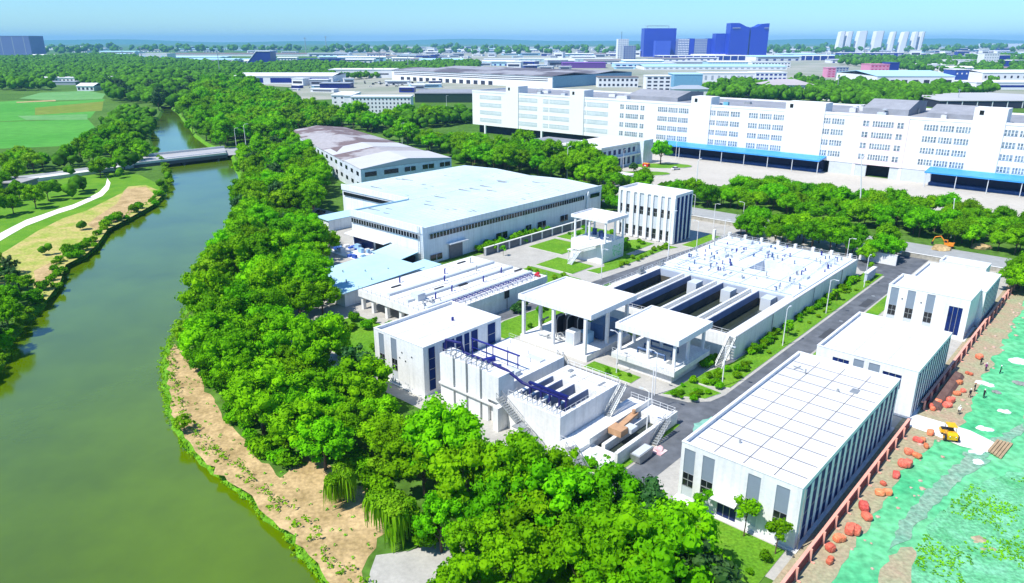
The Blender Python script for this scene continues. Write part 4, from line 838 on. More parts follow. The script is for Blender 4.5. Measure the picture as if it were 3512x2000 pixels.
T.part('hatch', MB().box(92, 93.5, 76, 79.5, 5, 5.25).box(84.5, 86, 75.3, 78.2, 5, 5.9), PALEG); T.part('hatch_cover', MB().box(83, 86.2, 80.5, 84, 5.0, 5.2).tube([(84, 82, 5.2), (84, 82, 6.4), (85.5, 81, 6.6)], .5, 7), NAVYP)
rl = MB(); railing(rl, [(96.9, 88, 5.0), (96.9, 74.5, 5.0), (82.4, 74.5, 5.0)], 1.0, 1.8, .02); T.part('railing', rl, PIPEW)
stair(T, (100.6, 75.6, 0.1), (97.2, 75.6, 4.8), 1.2, METAL)
T = Thing('grit_tank', 'white rectangular grit tank with dark open channels and railings in the foreground', 'tank', (85.5, 65)); hg = 5.8
T.part('outer_wall', MB().box(77.4, 93.3, 59.8, 60.5, 0, hg).box(77.4, 93.3, 70.0, 70.7, 0, hg).box(77.4, 79.4, 60.5, 70, 0, hg).box(88.2, 93.3, 60.5, 70, 0, hg), WHITE)
T.part('dividing_wall', MB().box(79.41, 88.19, 62.6, 63.2, 1, hg-.05).box(79.41, 88.19, 65.4, 66.2, 1, hg-.05).box(79.41, 88.19, 68.0, 68.5, 1, hg-.05), CONC)
T.part('channel_water', MB().box(79.42, 88.18, 60.52, 69.98, 1, 2.6), WB)
T.part('channel_lining', MB().box(79.43, 88.17, 62.52, 62.59, 2.7, hg-.1).box(79.43, 88.17, 65.32, 65.39, 2.7, hg-.1).box(79.43, 88.17, 67.92, 67.99, 2.7, hg-.1).box(79.43, 88.17, 69.9, 69.98, 2.7, hg-.1), BLW)
rl = MB(); railing(rl, [(77.5, 70.6, hg), (77.5, 59.9, hg), (93.2, 59.9, hg), (93.2, 70.6, hg)], 1.05, 1.3); T.part('railing', rl, PIPEW)
mb = MB()
for k in range(10):
    c = 61 + k; mb.tube([(78.1, c, hg), (78.1, c, hg+.7), (79.3, c+.3, hg+.8), (79.5, c+.3, hg-.6)], .1, 5)
T.part('valve_cluster', mb, METAL); T.part('roof_joint', MB().box(88.6, 93, 65.2, 65.26, hg, hg+.03).box(90.6, 90.66, 60.6, 70, hg, hg+.035), LINE)
T.part('hatch', MB().box(90, 92, 61.6, 62, hg, hg+.12).box(89.4, 90.9, 67, 67.4, hg, hg+.12).box(91, 92, 68.4, 69, hg, hg+.3), METAL)
stair(T, (75.4, 61.6, 0.1), (75.4, 65.8, 2.6), 1.3, METAL); T.part('stair_landing', MB().box(74.8, 76.8, 65.8, 67.4, 2.5, 2.65).box(75.0, 75.15, 66, 66.15, 0, 2.5), METAL); stair(T, (76.4, 67.2, 2.65), (76.6, 71.8, 5.4), 1.2, METAL)
stair(T, (88.5, 58.7, 1.7), (93.2, 58.9, 5.5), 1.1, METAL)
T.part('side_tank', MB().box(75.2, 80.3, 70.75, 71.85, 0, 4.25).box(77.4, 82.2, 71.85, 74.35, 0, 4.25), WHITE)
T = Thing('inlet_channel', 'low white inlet works with sunken channels and an orange screen machine', 'tank', (88, 55))
T.part('base', MB().box(77.2, 97.0, 56.0, 59.7, 0, 1.9).box(77.2, 81.0, 51.2, 55.99, 0, 1.2).box(93.6, 97, 51.2, 55.99, 0, 1.9), WHITE)
T.part('side_wall', MB().box(79.5, 97.0, 55.7, 55.99, 1.9, 2.9).box(79.5, 97.0, 50.6, 51.19, 0, 2.4), CONC)
T.part('dividing_wall', MB().box(81.01, 93.59, 53.9, 54.5, 0, 1.9).box(81.01, 93.59, 51.2, 51.7, 0, 1.9), CONC)
T.part('channel_water', MB().box(81.02, 93.58, 51.71, 55.98, 0, .5), WB); T.part('channel_cover', MB().box(84.5, 91, 54.51, 55.69, 1.5, 1.9), CONC)
rl = MB(); railing(rl, [(77.3, 59.6, 1.9), (77.3, 56.1, 1.9)], 1, 1.3); T.part('railing', rl, PIPEW); rl = MB(); railing(rl, [(96.9, 59.6, 1.9), (96.9, 51, 1.9), (90, 50.8, 2.4)], 1, 1.5); T.part('railing', rl, PIPEW)
stair(T, (74.9, 53.0, 0.1), (76.9, 57.6, 1.9), 1.2, METAL); stair(T, (88.6, 49.9, .1), (93.2, 50.2, 2.4), 1.0, METAL)
ORG = mat('orange_machine_paint', (0.46, 0.27, 0.15), 0.6, 0.15, 1)
T = Thing('screening_machine', 'pale orange screening machine lying across the low inlet channels', 'machine', (87, 54.5), 1.9)
T.part('body', MB().box(84.2, 86.2, 53.2, 55.6, 1.95, 3.0), ORG); T.part('conveyor', MB().extr([(86.1, 2.2), (90.8, 2.9), (90.8, 3.3), (86.1, 2.6)], 'y', 54.3, 55.3), ORG)
T.part('drive_box', MB().box(86.25, 88.0, 52.6, 54.1, 1.95, 2.7), PALEG); T.part('motor', MB().tube([(90.2, 54.8, 3.3), (90.2, 54.8, 3.9)], .3, 8), ORG)
T = Thing('sludge_skip', 'grey tilted skip standing on the asphalt beside the inlet works', 'skip', (83.6, 49.2), 0)
T.part('body', MB().extr([(82.4, .2), (85.6, .2), (86.1, 1.5), (82.0, 1.5)], 'y', 48.4, 50.0), METAL); T.part('load', MB().box(82.3, 85.8, 48.55, 49.85, 1.5, 1.62), PALEG)
one('debris_pile', MB().ico((88, 48.4, .2), .9, 0, 2, (1, .8, .5), .2).box(86.6, 88.6, 47.4, 49.4, .04, .16), mat('pink_plastic', (0.6, 0.25, 0.3), 0.7, col2=(0.75, 0.7, 0.66)), 'pale pink heap of bags on the asphalt near the grey skip', 'heap', (88, 48.4), 0.0)
# ---------------------------------------------------------------- boundary wall and low walls
T = Thing('boundary_wall', 'long dark grey wall between the big warehouse and the plant', 'wall', (172, 143.4))
T.part('wall', MB().box(147, 200, 143.2, 143.6, 0, 2.3), mat('dark_grey_wall', (0.13, 0.14, 0.15), 0.85, 0.25, 0.4)); T.part('coping', MB().box(147, 200, 143.05, 143.75, 2.3, 2.45), CONC)
for k in range(11): T.part('pier', MB().box(147+k*5.2, 147.5+k*5.2, 142.95, 143.19, 0, 2.29), CONC)
T = Thing('perimeter_fence', 'low fence of white posts and dark mesh behind the covered tank', 'fence', (209, 78))
for k in range(9):
    c = 60 + k*5.2; T.part('post', MB().box(208.6, 209.4, c-.4, c+.4, 0, 3.4), WHITE)
    if k < 8:
        g = MB()
        for q in range(9): g.box(208.96, 209.04, c+.5+q*.52, c+.58+q*.52, .5, 2.4)
        for z in (.5, 1.4, 2.3): g.box(208.95, 209.05, c+.41, c+4.79, z, z+.07)
        T.part('panel', g.box(208.9, 209.1, c+.41, c+4.79, 0, .45), METAL)
T = Thing('gate_wall', 'pale wall block beside the plant gate at the back road', 'wall', (218, 56)); T.part('wall', MB().box(217, 217.6, 50, 60, 0, 3.0), WHITE); T.part('coping', MB().box(216.9, 217.7, 49.9, 60.1, 3.0, 3.15), CONC)
T = Thing('stone_sign', 'pale sign slab standing on the lawn end by the asphalt crossing', 'sign', (200.5, 52)); T.part('slab', MB().box(195.5, 202.5, 51.2, 51.9, .2, 2.6), mat('blue_grey_sign', (0.45, 0.50, 0.68), 0.6)); T.part('cap', MB().box(195.3, 202.7, 51.0, 52.1, 2.6, 2.9), WHITE)
T = Thing('boundary_wall', 'long low grey wall along the outer concrete road', 'wall', (228, 60)); T.part('wall', MB().box(229.8, 230.1, 20, 52, 0, 1.3).box(229.8, 230.1, 96, 128, 0, 1.3), mat('stone_wall', (0.35, .33, .28), .9, .3, 1.0)); T.part('coping', MB().box(229.7, 230.2, 20, 52, 1.3, 1.4).box(229.7, 230.2, 96, 128, 1.3, 1.4), CONC)
# ---------------------------------------------------------------- street lamps, shrubs of the plant
def lamp_proto(h, label, arm=1.2):
    T = Thing('street_lamp', label, 'lamp', (0, 0), 0, 0)
    T.part('pole', MB().tube([(0, 0, 0), (0, 0, h)], 0.11, 6, 0, .07), WHITE); T.part('arm', MB().tube([(0, 0, h-.1), (arm*.6, 0, h+.25), (arm, 0, h+.2)], .05, 5), WHITE)
    T.part('lamp_head', MB().box(arm-.1, arm+.6, -.17, .17, h+.12, h+.24), PALEG); return T
lamps = [(140.3,50.7,'along the grass strip by the big tank, nearest the bend'),(165.6,50.9,'along the grass strip by the big tank, in the middle'),(191.3,50.5,'along the grass strip by the big tank, at the far end'),(114.4,51.3,'on the small triangular lawn inside the road bend'),(103.4,58.8,'between the smaller canopy and the asphalt'),(106.4,69,'left of the smaller canopy on the grass'),(98.2,56.3,'at the far corner of the low inlet works'),(89.6,51.9,'beside the orange screening machine'),(180.5,101.4,'on the kerb in front of the striped office'),(196.7,101,'to the right of the striped office'),(151.8,104.7,'behind the broad canopy roof'),(162.0,111.6,'at the near corner of the cube base canopy'),(231.5,121,'at the outer road left of the street trees'),(222.9,108.9,'by the outer road behind the striped office'),(231.2,102.5,'at the road junction beyond the covered tank'),(206.5,60.2,'at the right rear corner of the covered tank'),(204.2,96,'beside the road at the left rear corner of the covered tank')]
L0 = None
for (a, c, l) in lamps:
    hh = 13.5 if a == 180.5 else 8.3; x, y = W(a, c)
    if L0 is None: L0 = lamp_proto(8.3, 'x').e; o = L0; o.location = (x, y, 0)
    else: o = copy_tree(L0, (x, y, 0), None, hh/8.3)
    o.rotation_euler = (0, 0, math.radians(48 + R.choice([0, 90, -90]))); o['label'] = 'thin white street lamp ' + l; o['group'] = 'white street lamps of the plant'
def row(a0, a1, c0, c1, n, lab, grp, K=shrub, sc=(.6, 1.1), z=0.1):
    for k in range(n):
        x, y = W(R.uniform(a0, a1), R.uniform(c0, c1)); K.put(x, y, z, R.uniform(*sc), lab, grp)
row(128, 199, 53.0, 54.4, 54, 'green shrub in the row at the foot of the big tank wall', 'shrubs along the big tank', sc=(.6, 1.2))
row(126, 204, 50.6, 52.6, 16, 'low tuft on the grass strip beside the asphalt', 'tufts on the grass strip', shruby, (.3, .6))
row(112, 125, 50.5, 56.3, 14, 'shrub on the triangular lawn inside the road bend', 'shrubs inside the road bend', shrub, (.5, 1.0))
row(105.3, 111, 51, 57.2, 10, 'shrub at the corner in front of the smaller canopy', 'shrubs before the smaller canopy', shrub, (.4, .9))
row(118, 125.5, 57.6, 58.4, 6, 'shrub in the gap between tank and smaller canopy', 'shrubs between tank and canopy', shrub, (.7, 1.3))
row(104.6, 107.3, 65, 75, 5, 'small shrub on the lawn left of the smaller canopy', 'shrubs left of the smaller canopy', shrub, (.3, .6))
row(117, 133, 104.6, 106.6, 6, 'round shrub against the stilted tank wall', 'round shrubs by the stilted tank', shrubd, (1.3, 2.0))
row(147, 182, 144.4, 148, 26, 'bright shrub along the warehouse behind the dark wall', 'shrubs along the warehouse', shrub, (1.1, 1.9))
row(163, 193, 106.5, 109.5, 16, 'low hedge shrub in front of the striped office', 'hedge shrubs by the striped office', shruby, (.5, .9))
row(165, 168, 39.8, 41.6, 6, 'pale round shrub left of the three panel workshop', 'shrubs by the three panel workshop', shruby, (.7, 1.0))
row(76, 92, 110, 130, 22, 'shrub on the lawn left of the stilted tank', 'shrubs left of the stilted tank', shrub, (.7, 1.6))
row(61, 77, 25, 40, 18, 'low shrub on the grass in front of the big workshop', 'shrubs before the big workshop', shrub, (.4, .8))
row(76.6, 80, 50.0, 55, 7, 'shrub in front of the low inlet works', 'shrubs before the inlet works', shrub, (.5, .9), 1.2*0)
row(177, 191, 113.5, 125, 14, 'shrub on the lawn between the cube base canopy and the striped office', 'shrubs behind the cube base canopy', shrub, (.7, 1.4))
row(179, 195, 129, 140, 10, 'shrub on the rear lawn by the striped office', 'shrubs on the rear lawn', shrub, (.6, 1.2))
row(137, 147, 109, 125, 12, 'shrub on the lawn behind the stilted tank', 'shrubs behind the stilted tank', shruby, (.5, 1.0))
row(110, 150, 95.5, 101, 14, 'shrub on the lawn left of the broad canopy', 'shrubs left of the broad canopy', shrub, (.5, 1.0))
for (a, c, s, l) in [(77.3, 35.6, 1.15, 'young tree with bare stem before the middle of the big workshop front'), (77.2, 29.6, 1.3, 'young leafy tree before the entrance side of the big workshop'), (76.6, 25.2, 1.35, 'sparse young tree at the right corner of the big workshop'), (146, 52, .9, 'small young tree on the grass strip by the big tank, nearer one'), (176, 52.2, .9, 'small young tree on the grass strip by the big tank, farther one'), (204, 53, .8, 'round young tree beside the pale sign slab'), (150.5, 139, .8, 'thin young tree on the paving behind the stilted tank')]:
    young.put(*W(a, c), 0.1, s, l)
# ---------------------------------------------------------------- big warehouse, old factory, sheds
LBLUE = mat('light_blue_roof', (0.40, 0.62, 0.74), 0.6, 0.06, 0.1, fine=(.6, .04))
WROOF = mat('warehouse_roof', (0.42, 0.58, 0.64), 0.6, 0.05, 0.03, fine=(.3, .05), col2=(0.60, 0.68, 0.70))
CORR = mat('white_cladding', (0.72, 0.77, 0.80), 0.6, 0.05, 0.05, fine=(1.5, .03), streak=.18)
GUT = mat('gutter_blue', (0.30, 0.50, 0.62), 0.6)
DOORG = mat('grey_shutter', (0.16, 0.16, 0.18), 0.6, 0.15, 1)
T = Thing('warehouse', 'very large white warehouse with a low stepped roof and long dark window strips', 'warehouse', (170, 184)); h = 10.8
T.part('wall', MB().box(128.4, 213.6, 149.0, 182.0, 0, h-.5), CORR)
T.part('rear_wall', MB().box(151.5, 213.2, 182.01, 219.0, 0, h-.5), CORR)
def gable(T, name, a0, a1, c0, c1, z0, rise, m, along='a', ov=0.0, th=0.25):
    mb = MB()
    if along == 'a': cm = (c0+c1)/2; mb.extr([(c0-ov, z0), (cm, z0+rise), (c1+ov, z0), (c1+ov, z0+th), (cm, z0+rise+th), (c0-ov, z0+th)], 'x', a0-ov, a1+ov)
    else: am = (a0+a1)/2; mb.extr([(a0-ov, z0), (am, z0+rise), (a1+ov, z0), (a1+ov, z0+th), (am, z0+rise+th), (a0-ov, z0+th)], 'y', c0-ov, c1+ov)
    return T.part(name, mb, m)
gable(T, 'roof', 128.6, 213.4, 149.2, 181.8, h-.499, 0.7, WROOF); gable(T, 'rear_roof', 151.7, 213.0, 182.02, 218.8, h-.499, .7, WROOF)
pa = MB(); pa.box(128.15, 128.59, 148.8, 182.2, h-1.6, h+.55).box(128.6, 213.6, 148.8, 149.19, h-1.6, h+.1).box(151.2, 151.69, 182.21, 219.2, h-1.6, h+.4)
rbs = MB()
for k in range(42): c_r = 128.8+k*2.0; rbs.extr([(149.3, h-.24), (165.5, h+.46), (181.6, h-.24), (181.6, h-.18), (165.5, h+.52), (149.3, h-.18)], 'x', c_r, c_r+.07)
for k in range(30): c_r = 152+k*2.0; rbs.extr([(182.7, h-.24), (200.4, h+.46), (218.6, h-.24), (218.6, h-.18), (200.4, h+.52), (182.7, h-.18)], 'x', c_r, c_r+.07)
T.part('roof_rib', rbs, mat('rib_pale', (.40,.54,.60), .7))
T.part('parapet', pa, CORR); T.part('gutter', MB().box(128.6, 151.2, 181.82, 182.5, h-.6, h+.15), GUT)
g = MB().box(128.02, 128.14, 150.6, 181.6, 7.5, 8.8); q = T.part('window_strip', g, BLACKG)
f = MB()
for k in range(26): f.box(127.96, 128.01, 150.6+k*31/25.-.06, 150.6+k*31/25.+.06, 7.5, 8.8)
T.part('window_bar', f, CORR, q)
g = MB().box(130.6, 203.0, 148.66, 148.79, 7.3, 8.7).box(206.8, 212.2, 148.66, 148.79, 7.1, 8.7); 
q = T.part('window_strip', MB().box(130.6, 203, 148.66, 148.79, 7.3, 8.7), BLACKG); q2 = T.part('window_strip', MB().box(206.8, 212.2, 148.66, 148.79, 7.2, 8.6), BLACKG)
f = MB()
for k in range(58): f.box(130.6+k*1.27-.07, 130.6+k*1.27+.07, 148.6, 148.65, 7.3, 8.7)
T.part('window_bar', f, CORR, q)
q = T.part('window_strip', MB().box(151.05, 151.19, 190, 217.8, 7.4, 8.6), BLACKG)
for (x, y, z0, z1) in ((130.8, 135.2, .8, 2.5), (158, 163, 1.6, 3.6), (172, 174.6, 1.6, 3.6), (178, 182, 1.6, 3.6), (190, 194, 1.6, 3.6)):
    w_ = T.part('window', MB().box(x, y, 148.7, 148.79, z0, z1), BLACKG); T.part('window_frame', MB().box((x+y)/2-.06, (x+y)/2+.06, 148.64, 148.69, z0, z1), CORR, w_)
T.part('roller_door', MB().box(138, 143.3, 148.66, 148.79, 0, 4.4), DOORG); T.part('door_canopy', MB().box(137.2, 144.6, 147.4, 148.99, 4.5, 4.8), WHITE)
T.part('side_opening', MB().box(128.05, 128.14, 171.5, 181, 0, 3.9), NAVY); T.part('side_opening', MB().box(128.05, 128.14, 163.8, 170.4, 0, 4.0), DARK)
T.part('side_canopy', MB().extr([(128.1, 4.6), (125.4, 4.3), (125.4, 4.1), (128.1, 4.3)], 'y', 163.0, 182.2), WHITE)
st = MB()
for k in range(2): st.tube([(128.0-.2, 149.6+k*.7, 0), (128.0-.2, 149.6+k*.7, h+.5)], .07, 5)
for k in range(20): st.box(127.78, 127.84, 149.6, 150.3, .3+k*.52, .36+k*.52)
T.part('ladder', st, METAL); T.part('downpipe', MB().tube([(204.6, 148.5, 0), (204.6, 148.5, 8.6), (205.2, 148.5, 9.8)], .35, 6), CORR)
sm = MB(); rg = random.Random(3)
for k in range(30):
    a = rg.uniform(131, 205); c = rg.uniform(152, 179); z = h - .27 + .7*(1-abs(c-165.5)/16.3) ; sm.box(a, a+rg.uniform(.2, .4), c, c+rg.uniform(2.5, 6), z-.05, z+.1)
for k in range(13):
    a = rg.uniform(154, 208); c = rg.uniform(185, 214); z = h - .27 + .7*(1-abs(c-200.5)/18.3); sm.box(a, a+.35, c, c+rg.uniform(3, 7), z-.1, z+.1)
T.part('roof_vent', sm, mat('roof_seam_grey', (.22, .24, .27), .8))
T.part('roof_joint', MB().box(128.6, 213, 181.7, 182.3, h-.26, h-.18), SEAM)
BLUEC = mat('blue_canopy', (0.16, 0.42, 0.66), .5, .1, .4)
T = Thing('lean_to', 'light blue sloping shelter against the near end wall of the big warehouse', 'shelter', (124, 156)); T.part('roof', MB().extr([(128, 3.9), (121.0, 3.0), (121.0, 2.85), (128, 3.7)], 'y', 150.6, 162.8), LBLUE)
for (a, c) in ((121.3, 151), (121.3, 155), (121.3, 159), (121.3, 162.4)): T.part('post', MB().box(a-.1, a+.1, c-.1, c+.1, 0, 2.9), METAL)
T.part('back_wall', MB().box(126.8, 127, 151, 162.6, 0, 2.8), DARK)
mb = MB()
for k in range(26): a, c = R.uniform(119, 126.5), R.uniform(167, 181); mb.box(a, a+R.uniform(.6, 2), c, c+R.uniform(.6, 2), 0, R.uniform(.4, 1.6), k % 3)
mb.box(118.8, 127.4, 166.5, 182.2, .05, .12, 1)
one('stored_goods', mb, [mat('blue_tarp', (.03, .09, .42), .6), WHITE, mat('pale_blue_tarp', (.3, .5, .75), .6)], 'heap of blue and white goods stored outside the end wall of the big warehouse', 'goods', (122, 174))
T = Thing('storage_shed', 'low shed with a plain pale blue roof beside the stilted tank', 'shed', (105, 147))
T.part('wall', MB().box(93.5, 117.5, 137.6, 155.6, 0, 3.4), CORR); T.part('roof', MB().extr([(92.6, 3.6), (118.2, 4.4), (118.2, 4.6), (92.6, 3.8)], 'y', 136.8, 156.4), LBLUE)
for (a, c) in ((102, 150), (106, 146), (111, 143), (98, 143), (103, 139.5)): T.part('roof_vent', MB().tube([(a, c, 3.9), (a, c, 4.7)], .18, 6), METAL)
one('storage_shed', MB().extr([(119, 2.6), (126, 2.9), (126, 3.1), (119, 2.8)], 'y', 139, 146).box(119.4, 125.6, 139.4, 145.6, 0, 2.6), LBLUE, 'tiny pale blue roofed box between the stilted tank and the warehouse', 'shed', (122.5, 142.5))
T = Thing('blue_roof_shed', 'narrow light blue roofed shed at the edge of the riverside trees left of the warehouse', 'shed', (137, 206)); T.part('wall', MB().box(133, 149, 201.5, 207.5, 0, 3.6), CORR); T.part('roof', MB().extr([(201, 3.7), (208, 4.1), (208, 4.3), (201, 3.9)], 'x', 132.5, 149.5), LBLUE)
T = Thing('lean_to', 'low light blue roof attached at the inner corner of the stepped warehouse', 'shelter', (147, 187)); T.part('roof', MB().extr([(182.6, 3.7), (190, 3.2), (190, 3.0), (182.6, 3.5)], 'x', 143, 151.1), LBLUE); T.part('wall', MB().box(144, 151, 182.7, 189.4, 0, 2.9), DARK)
gsheet('yard', [(118, 146), (151, 183), (151, 240), (140, 225), (128, 200), (112, 175), (104, 158), (96, 157), (93, 150)], .034, PAVE)
# cars beside the warehouse
CARC = [(0.75, .75, .75), (0.02, .02, .025), (.45, .03, .03), (.05, .08, .2), (.3, .32, .34)]
def car(i, label, loc, rot, group=None):
    T = Thing('parked_car', label, 'car', (0, 0), 0, 0, group); m = mat('car_paint_%d' % i, CARC[i], .25, .02, 1, spec=.6)
    T.part('body', MB().extr([(-2.2, .35), (2.2, .35), (2.25, .8), (1.3, .95), (-2.1, .98)], 'y', -.88, .88), m)
    T.part('cabin', MB().extr([(-1.7, .97), (1.0, .95), (.45, 1.45), (-1.2, 1.48)], 'y', -.76, .76), BLACKG); T.part('car_roof', MB().box(-1.15, .4, -.72, .72, 1.47, 1.52), m)
    for x in (-1.35, 1.35):
        for y in (-.86, .86): T.part('wheel', MB().tube([(x, y-.1, .33), (x, y+.1, .33)], .33, 10), BLKP)
    T.e.location = (*loc, .05); T.e.rotation_euler = (0, 0, rot); return T.e
car0 = car(1, 'black car parked on the pale lane left of the warehouse', W(146, 226), 1.2)
c_ = copy_tree(car0, (*W(140, 216), .05), 1.3, None, 'dark car parked on the pale lane left of the warehouse, nearer the trees')
carw = car(0, 'white car parked on the yard by the round lawn with the tree', W(318, 178), .5)
# old factory
OLDR = mat('old_mauve_roof', (0.17, 0.125, 0.125), .8, .15, .022, fine=(.5, .12), col2=(.36, .34, .35), thresh=(.50, .54))
OLDW = mat('old_cladding', (0.60, 0.66, 0.72), .7, .12, .15, fine=(.8, .1))
T = Thing('old_factory', 'long old factory with patchy brown and white gabled roof behind the warehouse', 'factory', (200, 290)); hf = 11.0
F0 = [(178.0, 243.5), (224.2, 238.5), (267, 378), (232.6, 386.5)]
def lerp2(p, q, t): return (p[0]+(q[0]-p[0])*t, p[1]+(q[1]-p[1])*t)
T.part('wall', MB().prism(F0, 0, hf-1.0), OLDW)
M0, M1 = lerp2(F0[0], F0[1], .5), lerp2(F0[3], F0[2], .5)
def roofseg(t0, t1, m, dz, nm):
    A0, A1 = lerp2(F0[0], F0[3], t0), lerp2(F0[0], F0[3], t1); B0, B1 = lerp2(M0, M1, t0), lerp2(M0, M1, t1); C0, C1 = lerp2(F0[1], F0[2], t0), lerp2(F0[1], F0[2], t1); mb = MB()
    lo, hi = hf-1.0+dz, hf+1.1+dz
    mb.quad([(*A0, lo), (*B0, hi), (*B1, hi), (*A1, lo)]); mb.quad([(*B0, hi), (*C0, lo), (*C1, lo), (*B1, hi)])
    mb.quad([(*A0, lo-.4), (*A0, lo), (*A1, lo), (*A1, lo-.4)]); mb.quad([(*A0, lo-.4), (*C0, lo-.4), (*C0, lo), (*B0, hi), (*A0, lo)]); mb.quad([(*A1, lo-.4), (*A1, lo), (*B1, hi), (*C1, lo), (*C1, lo-.4)]); return T.part(nm, mb, m)
roofseg(.30, .42, mat('old_white_roof', (.50, .50, .52), .7, .05, .1), .06, 'patched_roof'); roofseg(0, .17, mat('old_white_roof', (.66, .67, .68), .7, .05, .1), .5, 'front_roof'); roofseg(.1701, 1, OLDR, 0, 'roof')
d0 = (F0[1][0]-F0[0][0], F0[1][1]-F0[0][1]); 
def onface(p, q, t0, t1, z0, z1, off=.12):
    dx, dy = q[0]-p[0], q[1]-p[1]; L = math.hypot(dx, dy); nx, ny = dy/L*off, -dx/L*off
    A, B = lerp2(p, q, t0), lerp2(p, q, t1); return MB().prism([(A[0], A[1]), (B[0], B[1]), (B[0]+nx, B[1]+ny), (A[0]+nx, A[1]+ny)], z0, z1)
for (x, y) in ((.04, .16), (.24, .32), (.32, .39), (.46, .52), (.53, .58), (.66, .72), (.73, .79), (.86, .91), (.92, .98)):
    T.part('window', onface(F0[0], F0[1], x, y, 7.0, 8.9), BLACKG)
rgw = random.Random(2)
for k in range(16):
    t = .02 + k*.058; 
    for (z0, z1) in ((7.2, 8.8), (2.8, 4.4)): T.part('window', onface(F0[3], F0[0], 1-t-.022, 1-t, z0, z1), BLACKG)
BLOCK.append((176, 260, 236, 390))
# ---------------------------------------------------------------- long white five storey building
FAC = mat('facade_white', (0.73, 0.73, 0.74), .6, .03, .03, col2=(.80, .80, .79))
FWIN = mat('facade_window', (0.03, 0.06, 0.09), .2, .5, .5, spec=.5, col2=(.32, .42, .5))
FWINL = mat('facade_window_light', (0.42, 0.50, 0.52), .3, .15, .15, spec=.5, col2=(.62, .68, .70))
PINK = mat('pink_plaster', (0.80, 0.66, 0.68), .7, .03, .1)
GROOF = mat('grey_roof', (0.26, 0.27, 0.30), .8, .15, .03, fine=(.3, .1))
T = Thing('factory_block', 'very long white five storey factory building with rows of windows and blue loading canopies', 'factory', (361, 190)); AF = 361.0
T.part('wall', MB().box(AF, AF+52, -40, 361.5, 5.6, 27.2), FAC); T.part('parapet', MB().box(AF-.15, AF+.5, -40, 361.6, 27.2, 28.3).box(AF+51.5, AF+52.1, -40, 361.6, 27.2, 28.3).box(AF+.5, AF+51.5, 361, 361.6, 27.2, 28.3), FAC)
T.part('roof', MB().box(AF+.51, AF+51.4, -40, 361, 27.21, 27.5), GROOF); T.part('pink_section', MB().box(AF-.3, AF-.16, 88.0, 109.0, 5.6, 28.2), PINK)
T.part('ground_floor', MB().box(AF+5, AF+51, -39, 360, 0, 5.59), mat('dock_dark', (.03, .035, .06), .8, .3, .2))
bays = [(334.7, 354.3, 0), (303.6, 330.3, 0), (272.3, 298.7, 0), (249.3, 268.4, 0), (224.6, 240.9, 1), (196.9, 215.9, 2), (167.5, 193.1, 3), (137.1, 162.7, 3), (115.6, 133.7, 2), (89.9, 107.3, 1), (63.8, 82.0, 2), (40.0, 60.3, 2), (8, 32, 2)]
for (x, y, kd) in bays:
    for r, z in enumerate((23.0, 18.0, 13.0, 8.0)):
        off = .3 if x == 89.9 else 0; gl = MB(); fr = MB(); a = AF - off; segs = []
        if kd == 0: segs = [(x, y)] if x > 330 else [(x, y-5.2), (y-4.4, y)] if x > 300 else [(x, x+(y-x)*.8), (x+(y-x)*.84, y)]
        elif kd == 1: segs = [(x, x+(y-x)*.16), (x+(y-x)*.24, x+(y-x)*.76), (x+(y-x)*.84, y)]
        elif kd == 2: segs = [(x+(y-x)*k/3+.3*(k > 0), x+(y-x)*(k+1)/3-.3*(k < 2)) for k in range(3)]
        else: segs = [(x, x+(y-x)*.2), (x+(y-x)*.235, x+(y-x)*.5), (x+(y-x)*.53, x+(y-x)*.78), (x+(y-x)*.81, y)]
        for (p, q) in segs:
            gl.box(a-.12, a-.03 if not off else a-.01, p, q, z, z+2.4); n = max(2, round((q-p)/1.15))
            fr.box(a-.2, a-.125, p-.1, q+.1, z+2.4, z+2.5)
            for k in range(n + 1): c = p+(q-p)*k/n; w2 = .16 if kd else .04; fr.box(a-.17, a-.125, max(p, c-w2), min(q, c+w2), z, z+2.4)
            fr.box(a-.16, a-.1255, p, q, z+1.15, z+1.28)
        w_ = T.part('window_band', gl, FWIN if kd else FWINL); T.part('window_frame', fr, FAC, w_)
for (c0_, c1_, zt) in ((319.3, 330, 32.3), (266.7, 277.5, 32), (184, 195.5, 32), (125, 144, 32), (52, 64, 33.6)):
    q = T.part('stair_tower', MB().box(AF-.5, AF+9, c0_, c1_, 5.7, zt), FAC); T.part('tower_door', MB().box(AF-.6, AF-.505, c1_-3.6, c1_-2.0, zt-2.8, zt-1.0) if zt > 0 else MB(), BLACKG, q)
for (c0_, c1_) in ((109, 114), (80, 87)): T.part('ground_wall', MB().box(AF+.2, AF+1, c0_-6, c1_+6, 0, 5.59), PALEG)
for c in (108.6, 88.5, 250, 300, 350): T.part('column', MB().box(AF, AF+1.2, c-.6, c+.6, 0, 5.59), FAC)
T.part('entrance_recess', MB().box(AF+4.9, AF+4.99, 89, 108, 0, 5.59), DARK)
BLC = mat('blue_dock_canopy', (0.045, 0.28, 0.72), .45, .1, .05, fine=(.3, .1))
for (c0_, c1_) in ((121.5, 209), (-30, 76.5)):
    q = T.part('dock_canopy', MB().extr([(AF-.1, 7.6), (AF-9, 6.5), (AF-9, 5.9), (AF-.1, 6.9)], 'y', c0_, c1_), BLC)
    T.part('dock_wall', MB().box(AF-.2, AF+4.8, c0_+1, c1_-1, 0, 5.5), mat('dock_navy', (.01, .015, .05), .7)); T.part('dock_platform', MB().box(AF-3.5, AF-.21, c0_+1, c1_-1, 0, 1.2), mat('dock_edge', (.05, .10, .25), .7, .3, .3))
    n = int((c1_-c0_)/11)
    for k in range(n + 1): c = c0_+.6+(c1_-c0_-1.2)*k/n; T.part('canopy_post', MB().box(AF-8.6, AF-8.3, c-.15, c+.15, 0, 5.95), PALEG)
